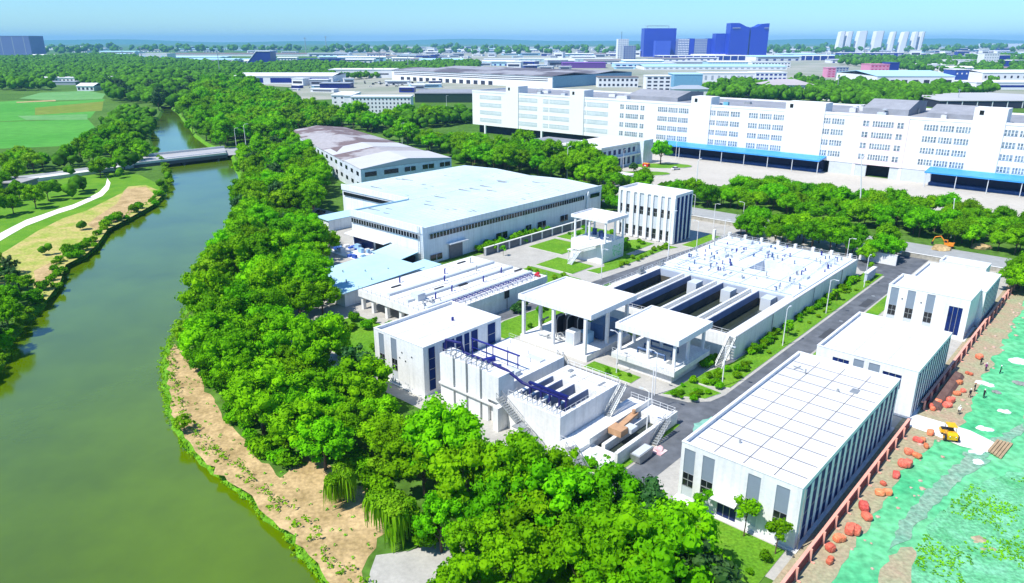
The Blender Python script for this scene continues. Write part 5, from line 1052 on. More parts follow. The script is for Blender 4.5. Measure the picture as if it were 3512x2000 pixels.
RB_ = mat('teal_roof_unit', (.15, .42, .52), .6, .3, .4)
for k in range(34):
    c = R.choice([R.uniform(145, 183), R.uniform(196, 262), R.uniform(280, 316), R.uniform(66, 122), R.uniform(5, 50)]); a = AF + R.uniform(5, 44); s = R.uniform(1.5, 4)
    T.part('roof_unit', MB().box(a, a+s, c, c+s*R.uniform(.8, 2.2), 27.5, 27.5+R.uniform(1, 2.4)).box(a+.3, a+s-.3, c+.2, c+s*.6, 29.95, 30.1), RB_ if 150 < c < 183 and k % 2 else R.choice([PALEG, METAL, ROOFW]))
for (c0_, c1_, a_, hh) in ((66, 84, AF+10, 4), (92, 112, AF+12, 5), (212, 246, AF+14, 4)):
    T.part('roof_shed', MB().extr([(a_, 27.5), (a_+30, 27.5), (a_+30, 27.5+hh), (a_+15, 28.5+hh), (a_, 27.6+hh*.5)], 'y', c0_, c1_), GROOF)
# yard furniture
T = Thing('guard_house', 'small white gate house with dark windows on the pale yard', 'gate house', (272, 182)); T.part('wall', MB().box(268, 277, 176, 188, 0, 3.2), WHITE); T.part('roof', MB().box(267.3, 277.7, 175.4, 188.6, 3.2, 3.6), WHITE)
T.part('window', MB().box(267.9, 267.99, 177, 181.5, .9, 2.6), BLACKG); T.part('window', MB().box(267.9, 267.99, 182.5, 184.5, .9, 2.6), BLACKG); T.part('window', MB().box(269, 275, 175.9, 175.99, .9, 2.6), BLACKG)
T = Thing('office_annex', 'two storey pale blue building with white roof edges behind the yard lawn', 'building', (311, 212)); T.part('wall', MB().box(290, 330, 203, 226, 0, 10.5), OLDW); T.part('end_wall', MB().box(322, 331, 199.5, 202.99, 0, 12), OLDW); T.part('roof', MB().box(288.5, 330.5, 202, 227, 10.5, 11.4), WHITE); T.part('balcony_slab', MB().box(290, 321.9, 201.2, 202.99, 5.0, 5.6), WHITE)
for k in range(7):
    for (z0, z1) in ((6.6, 9), (1, 4.4)): T.part('window', MB().box(291.5+k*4.3, 293.6+k*4.3, 202.9, 202.99, z0, z1), NAVY)
for k in range(4): T.part('window', MB().box(289.9, 289.99, 205+k*5.2, 208+k*5.2, 6.4, 8.6), BLACKG)
T = Thing('roadside_house', 'low grey flat roofed building half hidden in the wood left of the yard', 'building', (300, 246)); T.part('wall', MB().box(300, 322, 236, 262, 0, 8), OLDW); T.part('roof', MB().box(299, 323, 235, 263, 8, 8.7), GROOF)
for k in range(5): T.part('window', MB().box(299.9, 299.99, 238+k*5, 240.5+k*5, 4.5, 6.5), BLACKG)
for (u, v, ra, rb) in ((2272, 571, 15, 7.5), (2205, 597, 13, 6)):
    x, y = G(u, v); mb = MB(); P = [(x+ra*math.cos(t*.4488), y+rb*math.sin(t*.4488)) for t in range(14)]; mb.prism(P, .03, .35, 1, 0); o = bpy.data.objects.new('lawn', mesh_from('lawn', mb, [LAWN, KERB])); COL.objects.link(o); o['kind'] = 'structure'
broad.put(*G(2265, 566), .1, 1.15, 'single round tree on the oval lawn in front of the blue loading canopy')
shrubd.put(*G(2175, 590), .3, 2.6, 'dark rounded bush on the small oval lawn beside the gate house')
T = Thing('red_container', 'small red and orange container beside the oval lawn with the tree', 'container', AC(*G(2216, 573))); a, c = AC(*G(2216, 573))
T.e.scale = (.65,)*3; T.part('body', MB().box(a-1.6, a+1.6, c-2.4, c+2.4, .0, 2.7), mat('red_paint', (.55, .02, .04), .5)); T.part('lid', MB().box(a-1.7, a+1.7, c-2.5, c+2.5, 2.7, 3.0), mat('orange_paint', (.8, .3, .02), .5)); T.part('label_plate', MB().box(a-1.68, a-1.61, c-.8, c+.8, .9, 1.8), WHITE)
def wlamp(u, v, h, label, arm=1.6, lean=0, z=0):
    x, y = G(u, v, z); o = copy_tree(L0, (x, y, 0), R.uniform(0, 6), h/8.3, 'x', 'street lamps among the trees'); o['label'] = label; o.rotation_euler = (lean, 0, 1)
wlamp(2317, 546, 9, 'white twin arm lamp on the yard in front of the blue canopy'); wlamp(2137, 578, 9, 'white lamp beside the two storey annex'); wlamp(2383, 690, 16, 'tall grey lamp mast right of the striped office')
wlamp(2950, 735, 20, 'leaning tall lamp mast rising from the street trees', lean=-.12); wlamp(3262, 816, 12, 'leaning white pole by the outer road and orange excavator', lean=-.1)
wlamp(1630, 560, 11, 'grey pole behind the big warehouse roof'); wlamp(1945, 612, 14, 'slim grey mast in the wood by the warehouse corner'); wlamp(1380, 500, 13, 'thin pole between factory and wood'); wlamp(1532, 385, 14, 'tall pale lamp left of the long white building'); wlamp(845, 512, 14, 'leaning pale pole right of the bridge end'); wlamp(812, 514, 12, 'thin pale pole on the bridge road right of the river')
# excavator by the outer road
YEL = mat('machine_yellow', (.80, .42, .01), .45, .1, 1); EORG = mat('machine_orange', (.75, .25, .02), .5, .1, 1)
a, c = AC(*G(3250, 850)); T = Thing('excavator', 'orange excavator working beside the outer road', 'excavator', (a, c)); T.e.scale = (.75,)*3
for s in (-1.1, 1.1): T.part('track', MB().extr([(c-1.7, .1), (c+1.7, .1), (c+1.9, .5), (c+1.7, .9), (c-1.7, .9), (c-1.9, .5)], 'x', a+s-.3, a+s+.3), BLKP)
T.part('body', MB().box(a-1.2, a+1.2, c-1.6, c+1.3, 1.0, 2.1).box(a-1.1, a+1.1, c-2.1, c-1.61, 1.1, 2.3), EORG); q = T.part('cab', MB().box(a-1.2, a-.2, c+.2, c+1.5, 2.11, 3.3), EORG); T.part('cab_window', MB().box(a-1.25, a-1.205, c+.35, c+1.35, 2.3, 3.15), BLACKG, q)
T.part('boom', MB().tube([(a+.3, c+1.2, 2.0), (a+.3, c+3.2, 4.3), (a+.3, c+5.2, 3.6)], .22, 6), EORG); T.part('arm', MB().tube([(a+.3, c+5.2, 3.7), (a+.3, c+5.9, 1.6)], .18, 6), EORG); T.part('bucket', MB().extr([(c+5.4, .6), (c+6.3, .5), (c+6.2, 1.5), (c+5.6, 1.6)], 'x', a-.1, a+.8), BLKP)
for (du, dv, l) in ((-8, 6, 'brown earth pile left of the orange excavator'), (38, 2, 'brown earth pile right of the orange excavator')):
    x, y = G(3250+du*3, 850+dv); mb = MB().ico((x, y, .2), 2.2, 0, 2, (1.3, 1, .6), .2); one('earth_pile', mb, BANK, l, 'pile', (x, y), 0, 0)
# ---------------------------------------------------------------- bridge
BD = [G(461, 566, 1.6), G(779, 530, 1.6), G(769, 507, 1.6), G(447, 541, 1.6)]; o = lerp2(BD[0], BD[1], .5)
T = Thing('bridge', 'flat grey road bridge with pale parapets crossing the river', 'bridge', o, 0, 0)
T.part('deck', MB().prism(BD, .1, 1.6), mat('bridge_grey', (.38, .38, .39), .85, .12, .08))
def edge(p, q, w, z0, z1, m, nm): 
    dx, dy = q[0]-p[0], q[1]-p[1]; L = math.hypot(dx, dy); nx, ny = -dy/L*w, dx/L*w; return T.part(nm, MB().prism([p, q, (q[0]+nx, q[1]+ny), (p[0]+nx, p[1]+ny)], z0, z1), m)
edge(BD[0], BD[1], .5, 1.61, 2.7, CONC, 'parapet'); edge(BD[3], BD[2], -.5, 1.61, 2.7, CONC, 'parapet'); edge(lerp2(BD[0], BD[3], .38), lerp2(BD[1], BD[2], .38), .4, 1.605, 2.0, WHITE, 'median')
edge(BD[0], BD[1], -.15, .0, 1.59, mat('bridge_edge', (.10, .10, .12), .8), 'edge_beam')
for t in (.12, .5, .88):
    p = lerp2(BD[0], BD[1], t); q = lerp2(BD[3], BD[2], t); T.part('pier', MB().prism([(p[0]-.6, p[1]+1), (p[0]+.6, p[1]+1), (q[0]+.6, q[1]-1), (q[0]-.6, q[1]-1)], -3, .09), mat('pier_dark', (.1, .11, .14), .9))
one('bridge_wall', MB().prism([G(0,640), G(300,600), G(461,576), G(461,572), G(300,594), G(0,632)], 0, 1.5), CONC, 'long pale roadside wall leading to the left end of the bridge', 'wall', G(250, 607), 0, 0)
x, y = G(40, 655); T = Thing('riverside_hut', 'small dark grey flat roofed hut on the lawn at the left edge', 'hut', (x, y), 0, 0); T.part('wall', MB().box(x-9, x+6, y-2, y+9, 0, 3.6), mat('hut_grey', (.22, .23, .25), .8)); T.part('roof', MB().box(x-9.5, x+6.5, y-2.5, y+9.5, 3.6, 4.0), mat('hut_roof', (.34, .33, .33), .8))
for dx in (-4, 2): T.part('window', MB().box(x+dx, x+dx+1.8, y-2.08, y-2.01, .8, 2.2), BLACKG)
# ---------------------------------------------------------------- netting site on the right
RUST = mat('rusty_red_fence', (0.42, 0.10, 0.07), .7, .2, .5); SALM = mat('salmon_fence_rail', (0.75, 0.36, 0.28), .7, .1, .5); MAROON = mat('maroon_panel', (.16, .02, .03), .7, .2, .5)
for (s0, s1, lab) in ((52, 121.5, 'rusty red site fence along the big white workshop'), (129.5, 228, 'dark red site fence beside the middle and far workshops')):
    T = Thing('site_fence', lab, 'fence', ((s0+s1)/2, 21.8)); n = round((s1-s0)/4.4); st = (s1-s0)/n
    for k in range(n):
        a = s0 + k*st; T.part('panel', MB().box(a+.12, a+st-.12, 21.62, 21.68, .15, 1.5), MAROON)
        T.part('post', MB().box(a-.1, a+.11, 21.35, 21.61, 0, 1.9).box(a-.1, a+.1, 20.9, 21.34, .0, .18), SALM)
    T.part('rail', MB().box(s0, s1, 21.69, 22.1, 1.35, 1.6), SALM)
BAG = mat('red_bag', (0.58, 0.09, 0.05), .75, .2, 1.6, col2=(0.80, 0.26, 0.15), rnd=.3, fine=(4, .2)); bags = [(870,530),(820,565),(845,610),(745,650),(790,680),(710,725),(655,790),(590,855),(570,905),(462,1010),(475,1045),(385,1150),(300,1195),(265,1270),(240,1330),(970,360),(925,345),(1000,330),(1050,215),(1062,265),(1110,155),(1165,55),(865,365),(1035,280),(790,575),(900,385)]
def bagmesh(seed):
    rg = random.Random(seed); mb = MB(); 
    for k in range(rg.choice([2, 3, 4])):
        x, y = rg.uniform(-.6, .6), rg.uniform(-.6, .6); s = rg.uniform(.55, .85); vs, fs = ICO[2]; i = len(mb.v)
        for q in vs:
            d = [abs(c)**.55*(1 if c > 0 else -1) for c in q]; mb.v.append((x+d[0]*s*.8, y+d[1]*s*.75, max(0, s*.75+d[2]*s*.75+rg.uniform(-.05, .05))))
        for f in fs: mb.f.append(tuple(i+j for j in f)); mb.m.append(0)
    return mesh_from('red_bag_pile', mb, BAG)
bm_ = [bagmesh(k) for k in range(6)]
names = ['lowest on the slope', 'beside the white slab', 'at the near end of the row']
for i, (u, v) in enumerate(bags):
    x, y = G(2712+u/1.82, 1200+v/1.82); o = bpy.data.objects.new('red_bag_pile', bm_[i % 6]); COL.objects.link(o); o.location = (x, y, .05); o.rotation_euler = (0, 0, R.uniform(0, 6)); s = R.uniform(.7, 1.15); o.scale = (s*R.uniform(.8, 1.3), s, s*R.uniform(.6, 1))
    near = 'beside the yellow roller and white slab' if v < 700 and v > 500 else 'on the green netting below the roller' if v >= 700 else 'beyond the white slab near the workers'
    setp(o, 'pile of red sacks ' + near, 'sacks', 'red sack piles along the site fence')
mb = MB()
for k in range(60): mb.ico((R.uniform(60, 225), 17.5+R.uniform(-2.2, 2.2), 0.05), R.uniform(.15, .5), 0, 1, (1, 1, .6), .2)
one('rubble', mb, mat('rubble_red', (.5, .25, .18), .9, .3, 1, col2=(.45, .4, .34)), 'loose reddish rubble scattered along the site fence', 'rubble', (150, 17)); bpy.context.scene.objects['rubble']['kind'] = 'stuff'
one('excavated_trench', MB().extr([(19.2, .05), (21.2, .05), (20.8, .8), (19.7, .6)], 'x', 131, 149), mat('dark_earth', (.10, .05, .045), .95, .3, .6, col2=(.2, .12, .1), bump=.6), 'long dark earth bank beside the dark red fence', 'earth bank', (142, 19))
# yellow roller
x, y = G(3252, 1500); T = Thing('road_roller', 'yellow road roller standing on the netting at the end of the white slab', 'roller', (0, 0), 0, 0)
T.part('front_drum', MB().tube([(-1.35, -1.0, .7), (-1.35, 1.0, .7)], .7, 18), BLKP); T.part('drum_frame', MB().box(-2.0, -.6, -1.2, -1.02, .5, 1.0).box(-2.0, -.6, 1.02, 1.2, .5, 1.0).box(-.75, -.45, -1.01, 1.01, .6, 1.1), YEL)
T.part('body', MB().extr([(-.4, .6), (2.2, .6), (2.3, 1.5), (1.6, 1.8), (.8, 1.7), (-.4, 1.3)], 'y', -.85, .85), YEL)
for s in (-1, 1): w_ = T.part('wheel', MB().tube([(1.45, s*1.12-.2*s, .68), (1.45, s*1.12+.12*s, .68)], .68, 14), BLKP); T.part('wheel_hub', MB().tube([(1.45, s*1.24, .68), (1.45, s*1.28, .68)], .3, 10), YEL, w_)
T.part('seat', MB().box(.1, .6, -.3, .3, 1.31, 1.75).box(.55, .7, -.3, .3, 1.75, 2.2), BLKP); T.part('canopy', MB().box(-.6, 1.3, -.8, .8, 2.75, 2.86), YEL)
T.part('canopy_post', MB().box(-.5, -.42, -.74, -.66, 1.2, 2.75).box(1.1, 1.18, -.74, -.66, 1.7, 2.75), BLKP); T.part('canopy_post', MB().box(-.5, -.42, .66, .74, 1.2, 2.75).box(1.1, 1.18, .66, .74, 1.7, 2.75), BLKP)
T.part('headlight', MB().ico((2.3, .5, 1.3), .12), WHITE); T.part('headlight', MB().ico((2.3, -.5, 1.3), .12), WHITE); T.e.location = (x, y, .03); T.e.rotation_euler = (0, 0, math.radians(255)); T.e.scale = (.85,)*3
# workers: one continuous skinned body each, clothing and hair as children
def person(u, v, cloth, legs, rot, arm, label, helmet):
    x, y = G(u, v); P = [(0,0,.95),(0,0,1.2),(0,0,1.42),(0,0,1.53),(0,.02,1.66),(0,0,1.74), (-.19,0,1.38),(-.26,arm*.12,1.12),(-.26,arm*.3,.92),(-.25,arm*.36,.84), (.19,0,1.38),(.25,.1,1.12),(.24,.22,.95),(.24,.26,.87), (-.1,0,.88),(-.11,.05,.5),(-.12,-.02,.09),(-.12,.14,.05), (.1,0,.88),(.12,-.04,.5),(.13,-.12,.09),(.13,.03,.05)]
    E = [(0,1),(1,2),(2,3),(3,4),(4,5),(2,6),(6,7),(7,8),(8,9),(2,10),(10,11),(11,12),(12,13),(0,14),(14,15),(15,16),(16,17),(0,18),(18,19),(19,20),(20,21)]
    r = [.15,.14,.15,.055,.1,.075,.065,.045,.035,.04,.065,.045,.035,.04,.095,.065,.045,.04,.095,.065,.045,.04]
    me = bpy.data.meshes.new('person'); me.from_pydata(P, E, []); ob = bpy.data.objects.new('person', me); COL.objects.link(ob)
    m = ob.modifiers.new('s', 'SKIN'); 
    for k, q in enumerate(r): me.skin_vertices[0].data[k].radius = (q, q*.8 if k < 3 else q)
    me.skin_vertices[0].data[0].use_root = True; ob.modifiers.new('u', 'SUBSURF').levels = 1
    dg = bpy.context.evaluated_depsgraph_get(); m2 = bpy.data.meshes.new_from_object(ob.evaluated_get(dg)); ob.modifiers.clear(); ob.data = m2
    m2.materials.clear(); [m2.materials.append(q) for q in (mat('skin', (.45, .28, .2), .6), cloth, legs)]
    for f in m2.polygons:
        c = f.center; f.material_index = 2 if c.z < .93 and abs(c.x) < .21 else 1 if c.z < 1.49 and not (abs(c.x) > .2 and c.z < 1.0) else 0
    ob.location = (x, y, .03); ob.rotation_euler = (0, 0, rot); setp(ob, label, 'person')
    hm = MB().ico((0, .01, 1.72), .125, 0, 2, (1, 1.15, .75)); ho = bpy.data.objects.new('helmet', mesh_from('helmet', hm, helmet, smooth=True)); COL.objects.link(ho); ho.parent = ob; return ob
DK = mat('dark_clothes', (.02, .02, .03), .9); BLC2 = mat('purple_clothes', (.18, .03, .16), .9); GRC = mat('dark_green_clothes', (.02, .12, .07), .9); RH = mat('red_helmet', (.6, .03, .03), .4); WH = mat('white_helmet', (.8, .8, .8), .4)
bpy.context.view_layer.update()
for (u, v, cl, lg, rt, ar, lb, hl) in [(1185,95,DK,DK,.4,1,'person in dark clothes and red helmet at the far end of the netting', RH),(1215,135,BLC2,DK,2,-1,'person in a purple top beside the one in dark clothes', WH),(1305,150,GRC,DK,4,1,'person in dark green standing on the netting right of the others', WH),(1145,262,DK,DK,1,1,'person in black walking just left of the pale plastic sheet', RH),(1115,300,DK,DK,3,-1,'person in black bending near the red sacks beyond the white slab', WH),(1202,302,DK,DK,5,1,'person in black crossing the netting below the plastic sheet', WH),(1047,405,WHITE,DK,2.5,-1,'person in a white shirt beside the end of the white slab', WH)]:
    person(2712+u/1.82, 1200+v/1.82, cl, lg, rt, ar, lb, hl)
PLA = mat('white_plastic', (.72, .72, .74), .5, .15, .8); GRYD = mat('debris_grey', (.25, .26, .25), .9, .3, .8, bump=.5)
for i, (u, v, s, l, m) in enumerate([(1430,80,3.2,'large crumpled white plastic heap at the right edge of the netting',PLA),(1215,215,2.2,'flat crumpled white sheet among the workers',PLA),(1340,390,1.6,'small twisted pale plastic on the netting above the stones',PLA),(1215,500,2.0,'white sack heap right of the yellow roller',PLA),(1175,565,1.1,'small white bundle below the sack heap',PLA),(1165,640,1.7,'pale torn sheet beside the brown plank pile',PLA),(1165,700,1.4,'pale blue rag near the brown plank pile',PLA),(1290,265,1.6,'black and white rubbish heap right of the workers',GRYD),(1440,215,2.6,'dark rubbish mound at the right edge above the slope',GRYD),(690,280,1.5,'magenta and green rubbish heap between the workshops',mat('magenta_rag',(.45,.05,.2),.8,col2=(.1,.35,.3))),(690,320,2.0,'white drum pile between the workshops',PLA),(765,365,1.3,'dark blue bundle beside the fence gap',NAVYP)]):
    x, y = G(2712+u/1.82, 1200+v/1.82); mb = MB(); rg = random.Random(i)
    for k in range(5): mb.ico((rg.uniform(-.6, .6)*s*.6, rg.uniform(-.6, .6)*s*.5, .05), s*rg.uniform(.2, .4), 0, 2, (1.3, 1, .45), .18)
    o = bpy.data.objects.new('rubbish_heap', mesh_from('rubbish_heap', mb, m)); COL.objects.link(o); o.location = (x, y, .03); setp(o, l, 'heap')
grp_ = random.Random(9)
for k in range(26):
    a_, c_2 = grp_.uniform(95, 190), grp_.uniform(-26, 8); x, y = W(a_, c_2); mb = MB()
    for q in range(4): mb.ico((x+grp_.uniform(-1, 1), y+grp_.uniform(-1, 1), 0), grp_.uniform(.25, .8), 0, 1, (1.4, 1, .4), .25)
    one('rubble_heap', mb, [GRYD, GRYD, PLA, DIRT][k % 4], 'small grey rubble heap lying on the green netting near the right edge', 'heap', (x, y), 0, 0, 'small rubble heaps on the netting')
x, y = G(2712+1300/1.82, 1200+620/1.82); mb = MB()
for k in range(5): mb.box(-3.2+k*.15, 3.0-k*.2, -1.1+k*.42, -.75+k*.42, .1+.05*k, .3+.06*k)
o = bpy.data.objects.new('plank_pile', mesh_from('plank_pile', mb, mat('brown_planks', (.38, .27, .16), .85, .2, 1.2))); COL.objects.link(o); o.location = (x, y, 0); o.rotation_euler = (0, 0, .75); setp(o, 'long pile of brown planks lying on the netting slope', 'planks')
MOD = [G(u, v) for u, v in [(3512,1640),(3330,1660),(3260,1720),(3200,1790),(3140,1880),(3120,2040),(3600,2040)]]
rngp = np.random.default_rng(4); V = []; F = []
for (x, y, s) in scatter(MOD, .42, world=True, seed=31, keep=.5, wat=False):
    if math.sin(x*.5+1)+math.sin(y*.7)+R.uniform(-1, 1) < .2: continue
    for k in range(5):
        d = rngp.normal(size=3); d /= np.linalg.norm(d); d[2] = abs(d[2])*.6+.2; leafq(V, F, np.array([x, y, .08]) + d*.22, d + np.array([0, 0, .8]), .17, rngp)
me = bpy.data.meshes.new('mound_weeds'); me.from_pydata([tuple(v) for v in V], [], F); me.materials.append(LEAF); me.update(); o = bpy.data.objects.new('mound_weeds', me); COL.objects.link(o); setp(o, 'low green weeds growing through the netting at lower right', 'weeds', None, 'stuff')
# waterside plants of the right bank and tufts: beyond counting
wp = []
for k in range(len(RB) - 1):
    (x0, y0), (x1, y1) = RB[k], RB[k+1]; L = math.hypot(x1-x0, y1-y0)
    if y0 > 330: break
    for q in range(max(1, int(L*4.2))):
        t = R.random(); d = R.random()**1.3*3.3 - .35; nx, ny = (y1-y0)/L, -(x1-x0)/L; wp.append((x0+(x1-x0)*t+nx*d, y0+(y1-y0)*t+ny*d, R.uniform(.5, 1.0), min(.3, -1.2+max(0, d)*.8)))
for k in range(len(LB) - 1):
    (x0, y0), (x1, y1) = LB[k], LB[k+1]; L = math.hypot(x1-x0, y1-y0)
    if y0 > 400: break
    for q in range(max(1, int(L*2.6))):
        t = R.random(); d = .35 - R.random()**1.3*3.2; nx, ny = (y1-y0)/L, -(x1-x0)/L; wp.append((x0+(x1-x0)*t+nx*d, y0+(y1-y0)*t+ny*d, R.uniform(.5, 1.1), min(.3, -1.2-min(0, d)*.8)))
V = []; F = []
for (x, y, s, z) in wp:
    for k in range(9):
        d = rngp.normal(size=3); d /= np.linalg.norm(d); d[2] = abs(d[2]); leafq(V, F, np.array([x, y, z+.15]) + d*.42*s, d + rngp.normal(size=3)*.4, .26*s, rngp)
me = bpy.data.meshes.new('waterside_plants'); me.from_pydata([tuple(v) for v in V], [], F); me.materials.append(LEAFY); me.update(); o = bpy.data.objects.new('waterside_plants', me); COL.objects.link(o); setp(o, 'bright green fringe of plants along both river edges', 'plants', None, 'stuff')
# grass tufts on the bare bank
V = []; F = []
BP = [G(u, v) for u, v in [(600,1180),(700,1330),(880,1570),(1040,1560),(1180,1650),(1300,1700),(1290,1880),(1230,2060),(1180,2060),(985,1820),(780,1650),(600,1450),(578,1290)]]
for (x, y, s) in scatter(BP, 1.6, world=True, seed=33, keep=.35, wat=False):
    for k in range(7): d = rngp.normal(size=3); d /= np.linalg.norm(d); d[2] = abs(d[2]); leafq(V, F, np.array([x, y, .05]) + d*.25, d, .16, rngp)
me = bpy.data.meshes.new('bank_tufts'); me.from_pydata([tuple(v) for v in V], [], F); me.materials.append(LEAF); me.update(); o = bpy.data.objects.new('bank_tufts', me); COL.objects.link(o); setp(o, 'small weed tufts scattered over the bare river bank', 'weeds', None, 'stuff')
# ---------------------------------------------------------------- far buildings
FW = mat('far_white', (.75, .76, .78), .7, .04, .02); FG = mat('far_grey', (.34, .38, .44), .7, .1, .02); FN = mat('far_navy', (.010, .018, .16), .5, .1, .02); FB = mat('far_blue_glass', (.015, .03, .24), .3, .2, .02); FLB = mat('far_light_blue', (.42, .68, .82), .6, .05, .01); FBR = mat('far_brown_roof', (.20, .16, .15), .8, .15, .01); FP = mat('far_pink', (.62, .25, .38), .7, .1, .05); FDK = mat('far_dark', (.03, .035, .06), .8, .2, .02); FM = mat('far_mauve_roof', (.42, .38, .40), .8, .1, .02)
def far(name, label, uL, uR, vt, vb, depth, wall, roof=None, wins=None, cat='building', rise=0, skirt=None, roofv=None, rot=0):
    """upright building whose near face spans uL..uR in width, from the ground line vb up to the roof line vt"""
    D = G((uL+uR)/2, vb)[1]; x0, z1 = on_wall(uL, vt, D); x1, _ = on_wall(uR, vt, D); z1 = max(3, z1)
    T = Thing(name, label, cat, ((x0+x1)/2, D), 0, 0); T.part('wall', MB().box(x0, x1, D, D+depth, 0, z1), wall)
    if rise: T.part('roof', MB().extr([(D-.6, z1), (D+depth/2, z1+rise), (D+depth+.6, z1), (D+depth+.6, z1+.5), (D+depth/2, z1+rise+.5), (D-.6, z1+.5)], 'x', x0-.6, x1+.6), roof or FW)
    else: T.part('roof', MB().box(x0-.5, x1+.5, D-.5, D+depth+.5, z1+.002, z1+.9), roof or FW)
    if wins:
        nx, nz, m, fw, fh = wins; zz = z1/nz
        for r in range(nz):
            for k in range(nx):
                if nx*nz > 100 and (r*nx+k) >= 100: break
                w_ = (x1-x0)/nx; xa = x0+w_*(k+.5-fw/2); T.part('window', MB().box(xa, xa+w_*fw, D-.12, D-.01, zz*(r+.5-fh/2), zz*(r+.5+fh/2)), m)
    T.D = D; T.x0 = x0; T.x1 = x1; T.z1 = z1
    T.e.rotation_euler = (0, 0, math.radians(rot)); return T
far('far_hall', 'big grey blue windowless hall at the left edge of the horizon', -60, 97, 124, 197, 90, mat('slate_blue', (.12, .16, .36), .6, .1, .005), mat('slate_roof', (.2, .22, .35), .7), (4, 1, FG, .04, .98), 'hall')
far('far_hall', 'small dark blue box in front of the big slate hall', -60, 26, 200, 216, 30, FN, FN, None, 'hall')
far('far_hall', 'long pale low hall near the left horizon', 103, 322, 158, 172, 60, FW, FG, (6, 1, FG, .5, .4), 'hall')
far('far_hall', 'long white roofed hall at the left behind the fields', 29, 264, 268, 282, 50, FW, FW, (18, 1, FDK, .4, .4), 'hall')
far('far_hall', 'dark grey low hall in front of the long white roofed hall', 96, 258, 282, 292, 18, FG, FG, None, 'hall')
far('farm_house', 'small white gabled house at the edge of the green fields', 262, 320, 296, 312, 24, FW, FW, (4, 1, FDK, .5, .5), 'house', 3)
far('far_hall', 'pale flat roof glimpsed in the far left wood', 372, 430, 264, 284, 25, FDK, FW, None, 'hall')
far('far_hall', 'white warehouse end with a pale front near the left horizon', 476, 572, 184, 212, 60, FW, FW, (3, 1, FLB, .4, .5), 'hall')
far('far_hall', 'extremely long brown roofed hall in the left distance', 572, 1065, 186, 193, 120, FW, FBR, None, 'hall', 4)
# slanted navy slab
D = G(890, 224)[1]; xa, za = on_wall(848, 216, D); xb, zb = on_wall(925, 177, D); xm, _ = on_wall(878, 177, D)
T = Thing('slanted_hall', 'dark blue hall with a slanting left edge standing out of the trees', 'hall', (xb, D), 0, 0); T.part('wall', MB().extr([(xa, 0), (xb, 0), (xb, zb), (xm, zb), (xa, max(4, za))], 'y', D, D+50), FB); T.part('roof_edge', MB().tube([(xa, D-.5, za+.5), (xm, D-.5, zb+.5), (xb, D-.5, zb+.5)], .9, 5), FW); T.part('support_leg', MB().box(xb-3, xb-1, D-3, D-1, 0, 14), FDK)
far('far_hall', 'long low navy hall right of the slanting blue one', 1023, 1168, 203, 219, 60, FB, FN, None, 'hall')
far('far_hall', 'flat hall with a wavy light blue roof behind the white navy factory', 870, 1053, 243, 254, 70, FN, FLB, None, 'hall', 2)
far('far_factory', 'wide white roofed factory with navy openings right of the canal', 800, 1140, 262, 289, 90, FW, FW, (3, 1, FB, .78, .62), 'factory', 3)
far('far_hall', 'small white annex left of the wide white navy factory', 742, 800, 270, 286, 40, FW, FW, (3, 1, FDK, .5, .4), 'hall')
far('far_hall', 'long lilac white hall with one dark window strip', 1126, 1350, 240, 268, 60, FW, FW, (1, 1, FDK, .84, .16), 'hall')
far('far_hall', 'dark open fronted shed with white roof below the white navy factory', 1050, 1155, 279, 288, 24, FDK, FW, None, 'hall')
far('far_hall', 'navy fronted low shed left of the crowded car park', 1096, 1200, 287, 303, 24, FN, FG, None, 'hall')
far('far_hall', 'blue box shaped hall among far trees', 1291, 1328, 226, 240, 30, mat('mid_blue', (.03, .1, .5), .6), FB, None, 'hall')
far('dormitory', 'white five storey dormitory with a grid of small windows', 1205, 1408, 334, 400, 16, FW, FW, (16, 5, FDK, .36, .42), 'building')
far('dormitory', 'plain white end block to the left of the dormitory', 1137, 1184, 328, 388, 40, FW, FW, (2, 4, FDK, .3, .3), 'building')
far('dormitory', 'plain white stair block on the left side of the dormitory', 1180, 1204, 330, 398, 40, FW, FW, None, 'building')
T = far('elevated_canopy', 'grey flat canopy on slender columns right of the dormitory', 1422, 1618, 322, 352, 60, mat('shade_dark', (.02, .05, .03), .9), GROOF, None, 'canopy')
far('orange_crane_base', 'orange round plant tub in front of the dormitory', 1275, 1350, 388, 398, 22, mat('orange_net', (.85, .35, .01), .6), mat('orange_net', (.85, .35, .01), .6), None, 'platform')
D = G(1312, 399)[1]; x, z = on_wall(1312, 337, D); one('crane_mast', MB().tube([(x, D+4, 0), (x, D+4, z)], .9, 4).tube([(x-2, D+4, z*.92), (x+2, D+4, z)], .4, 4), mat('crane_orange', (.85, .45, .1), .6), 'thin orange crane mast standing before the dormitory', 'crane', (x, D+4), 0, 0)
# grid aligned long white warehouse (upper middle)
def nearpt(u, v, z=0): return AC(*G(u, v, z))
a_, c_ = nearpt(1894, 303); T = Thing('far_warehouse', 'large white warehouse with two thin dark window lines and dark roofs, upper middle', 'warehouse', (a_, c_))
zt = 15.0; cL = c_ + 335
T.part('wall', MB().box(a_, a_+190, c_, cL, 0, zt), FW); T.part('end_wall', MB().box(a_+1, a_+190, c_-.6, c_-.01, 0, zt), mat('end_blue', (.20, .36, .48), .6)); T.part('roof', MB().extr([(a_-1, zt), (a_+47, zt+3), (a_+95, zt), (a_+143, zt+3), (a_+191, zt), (a_+191, zt+.6), (a_+143, zt+3.6), (a_+95, zt+.6), (a_+47, zt+3.6), (a_-1, zt+.6)], 'y', c_, cL), mat('dark_mauve_roof', (.12, .11, .13), .8, .2, .01, col2=(.3, .3, .33), thresh=(.48, .54)))
for z in (8.8, 11.4): T.part('window_strip', MB().box(a_-.2, a_-.01, c_+8, cL-6, z, z+1.0), FDK)
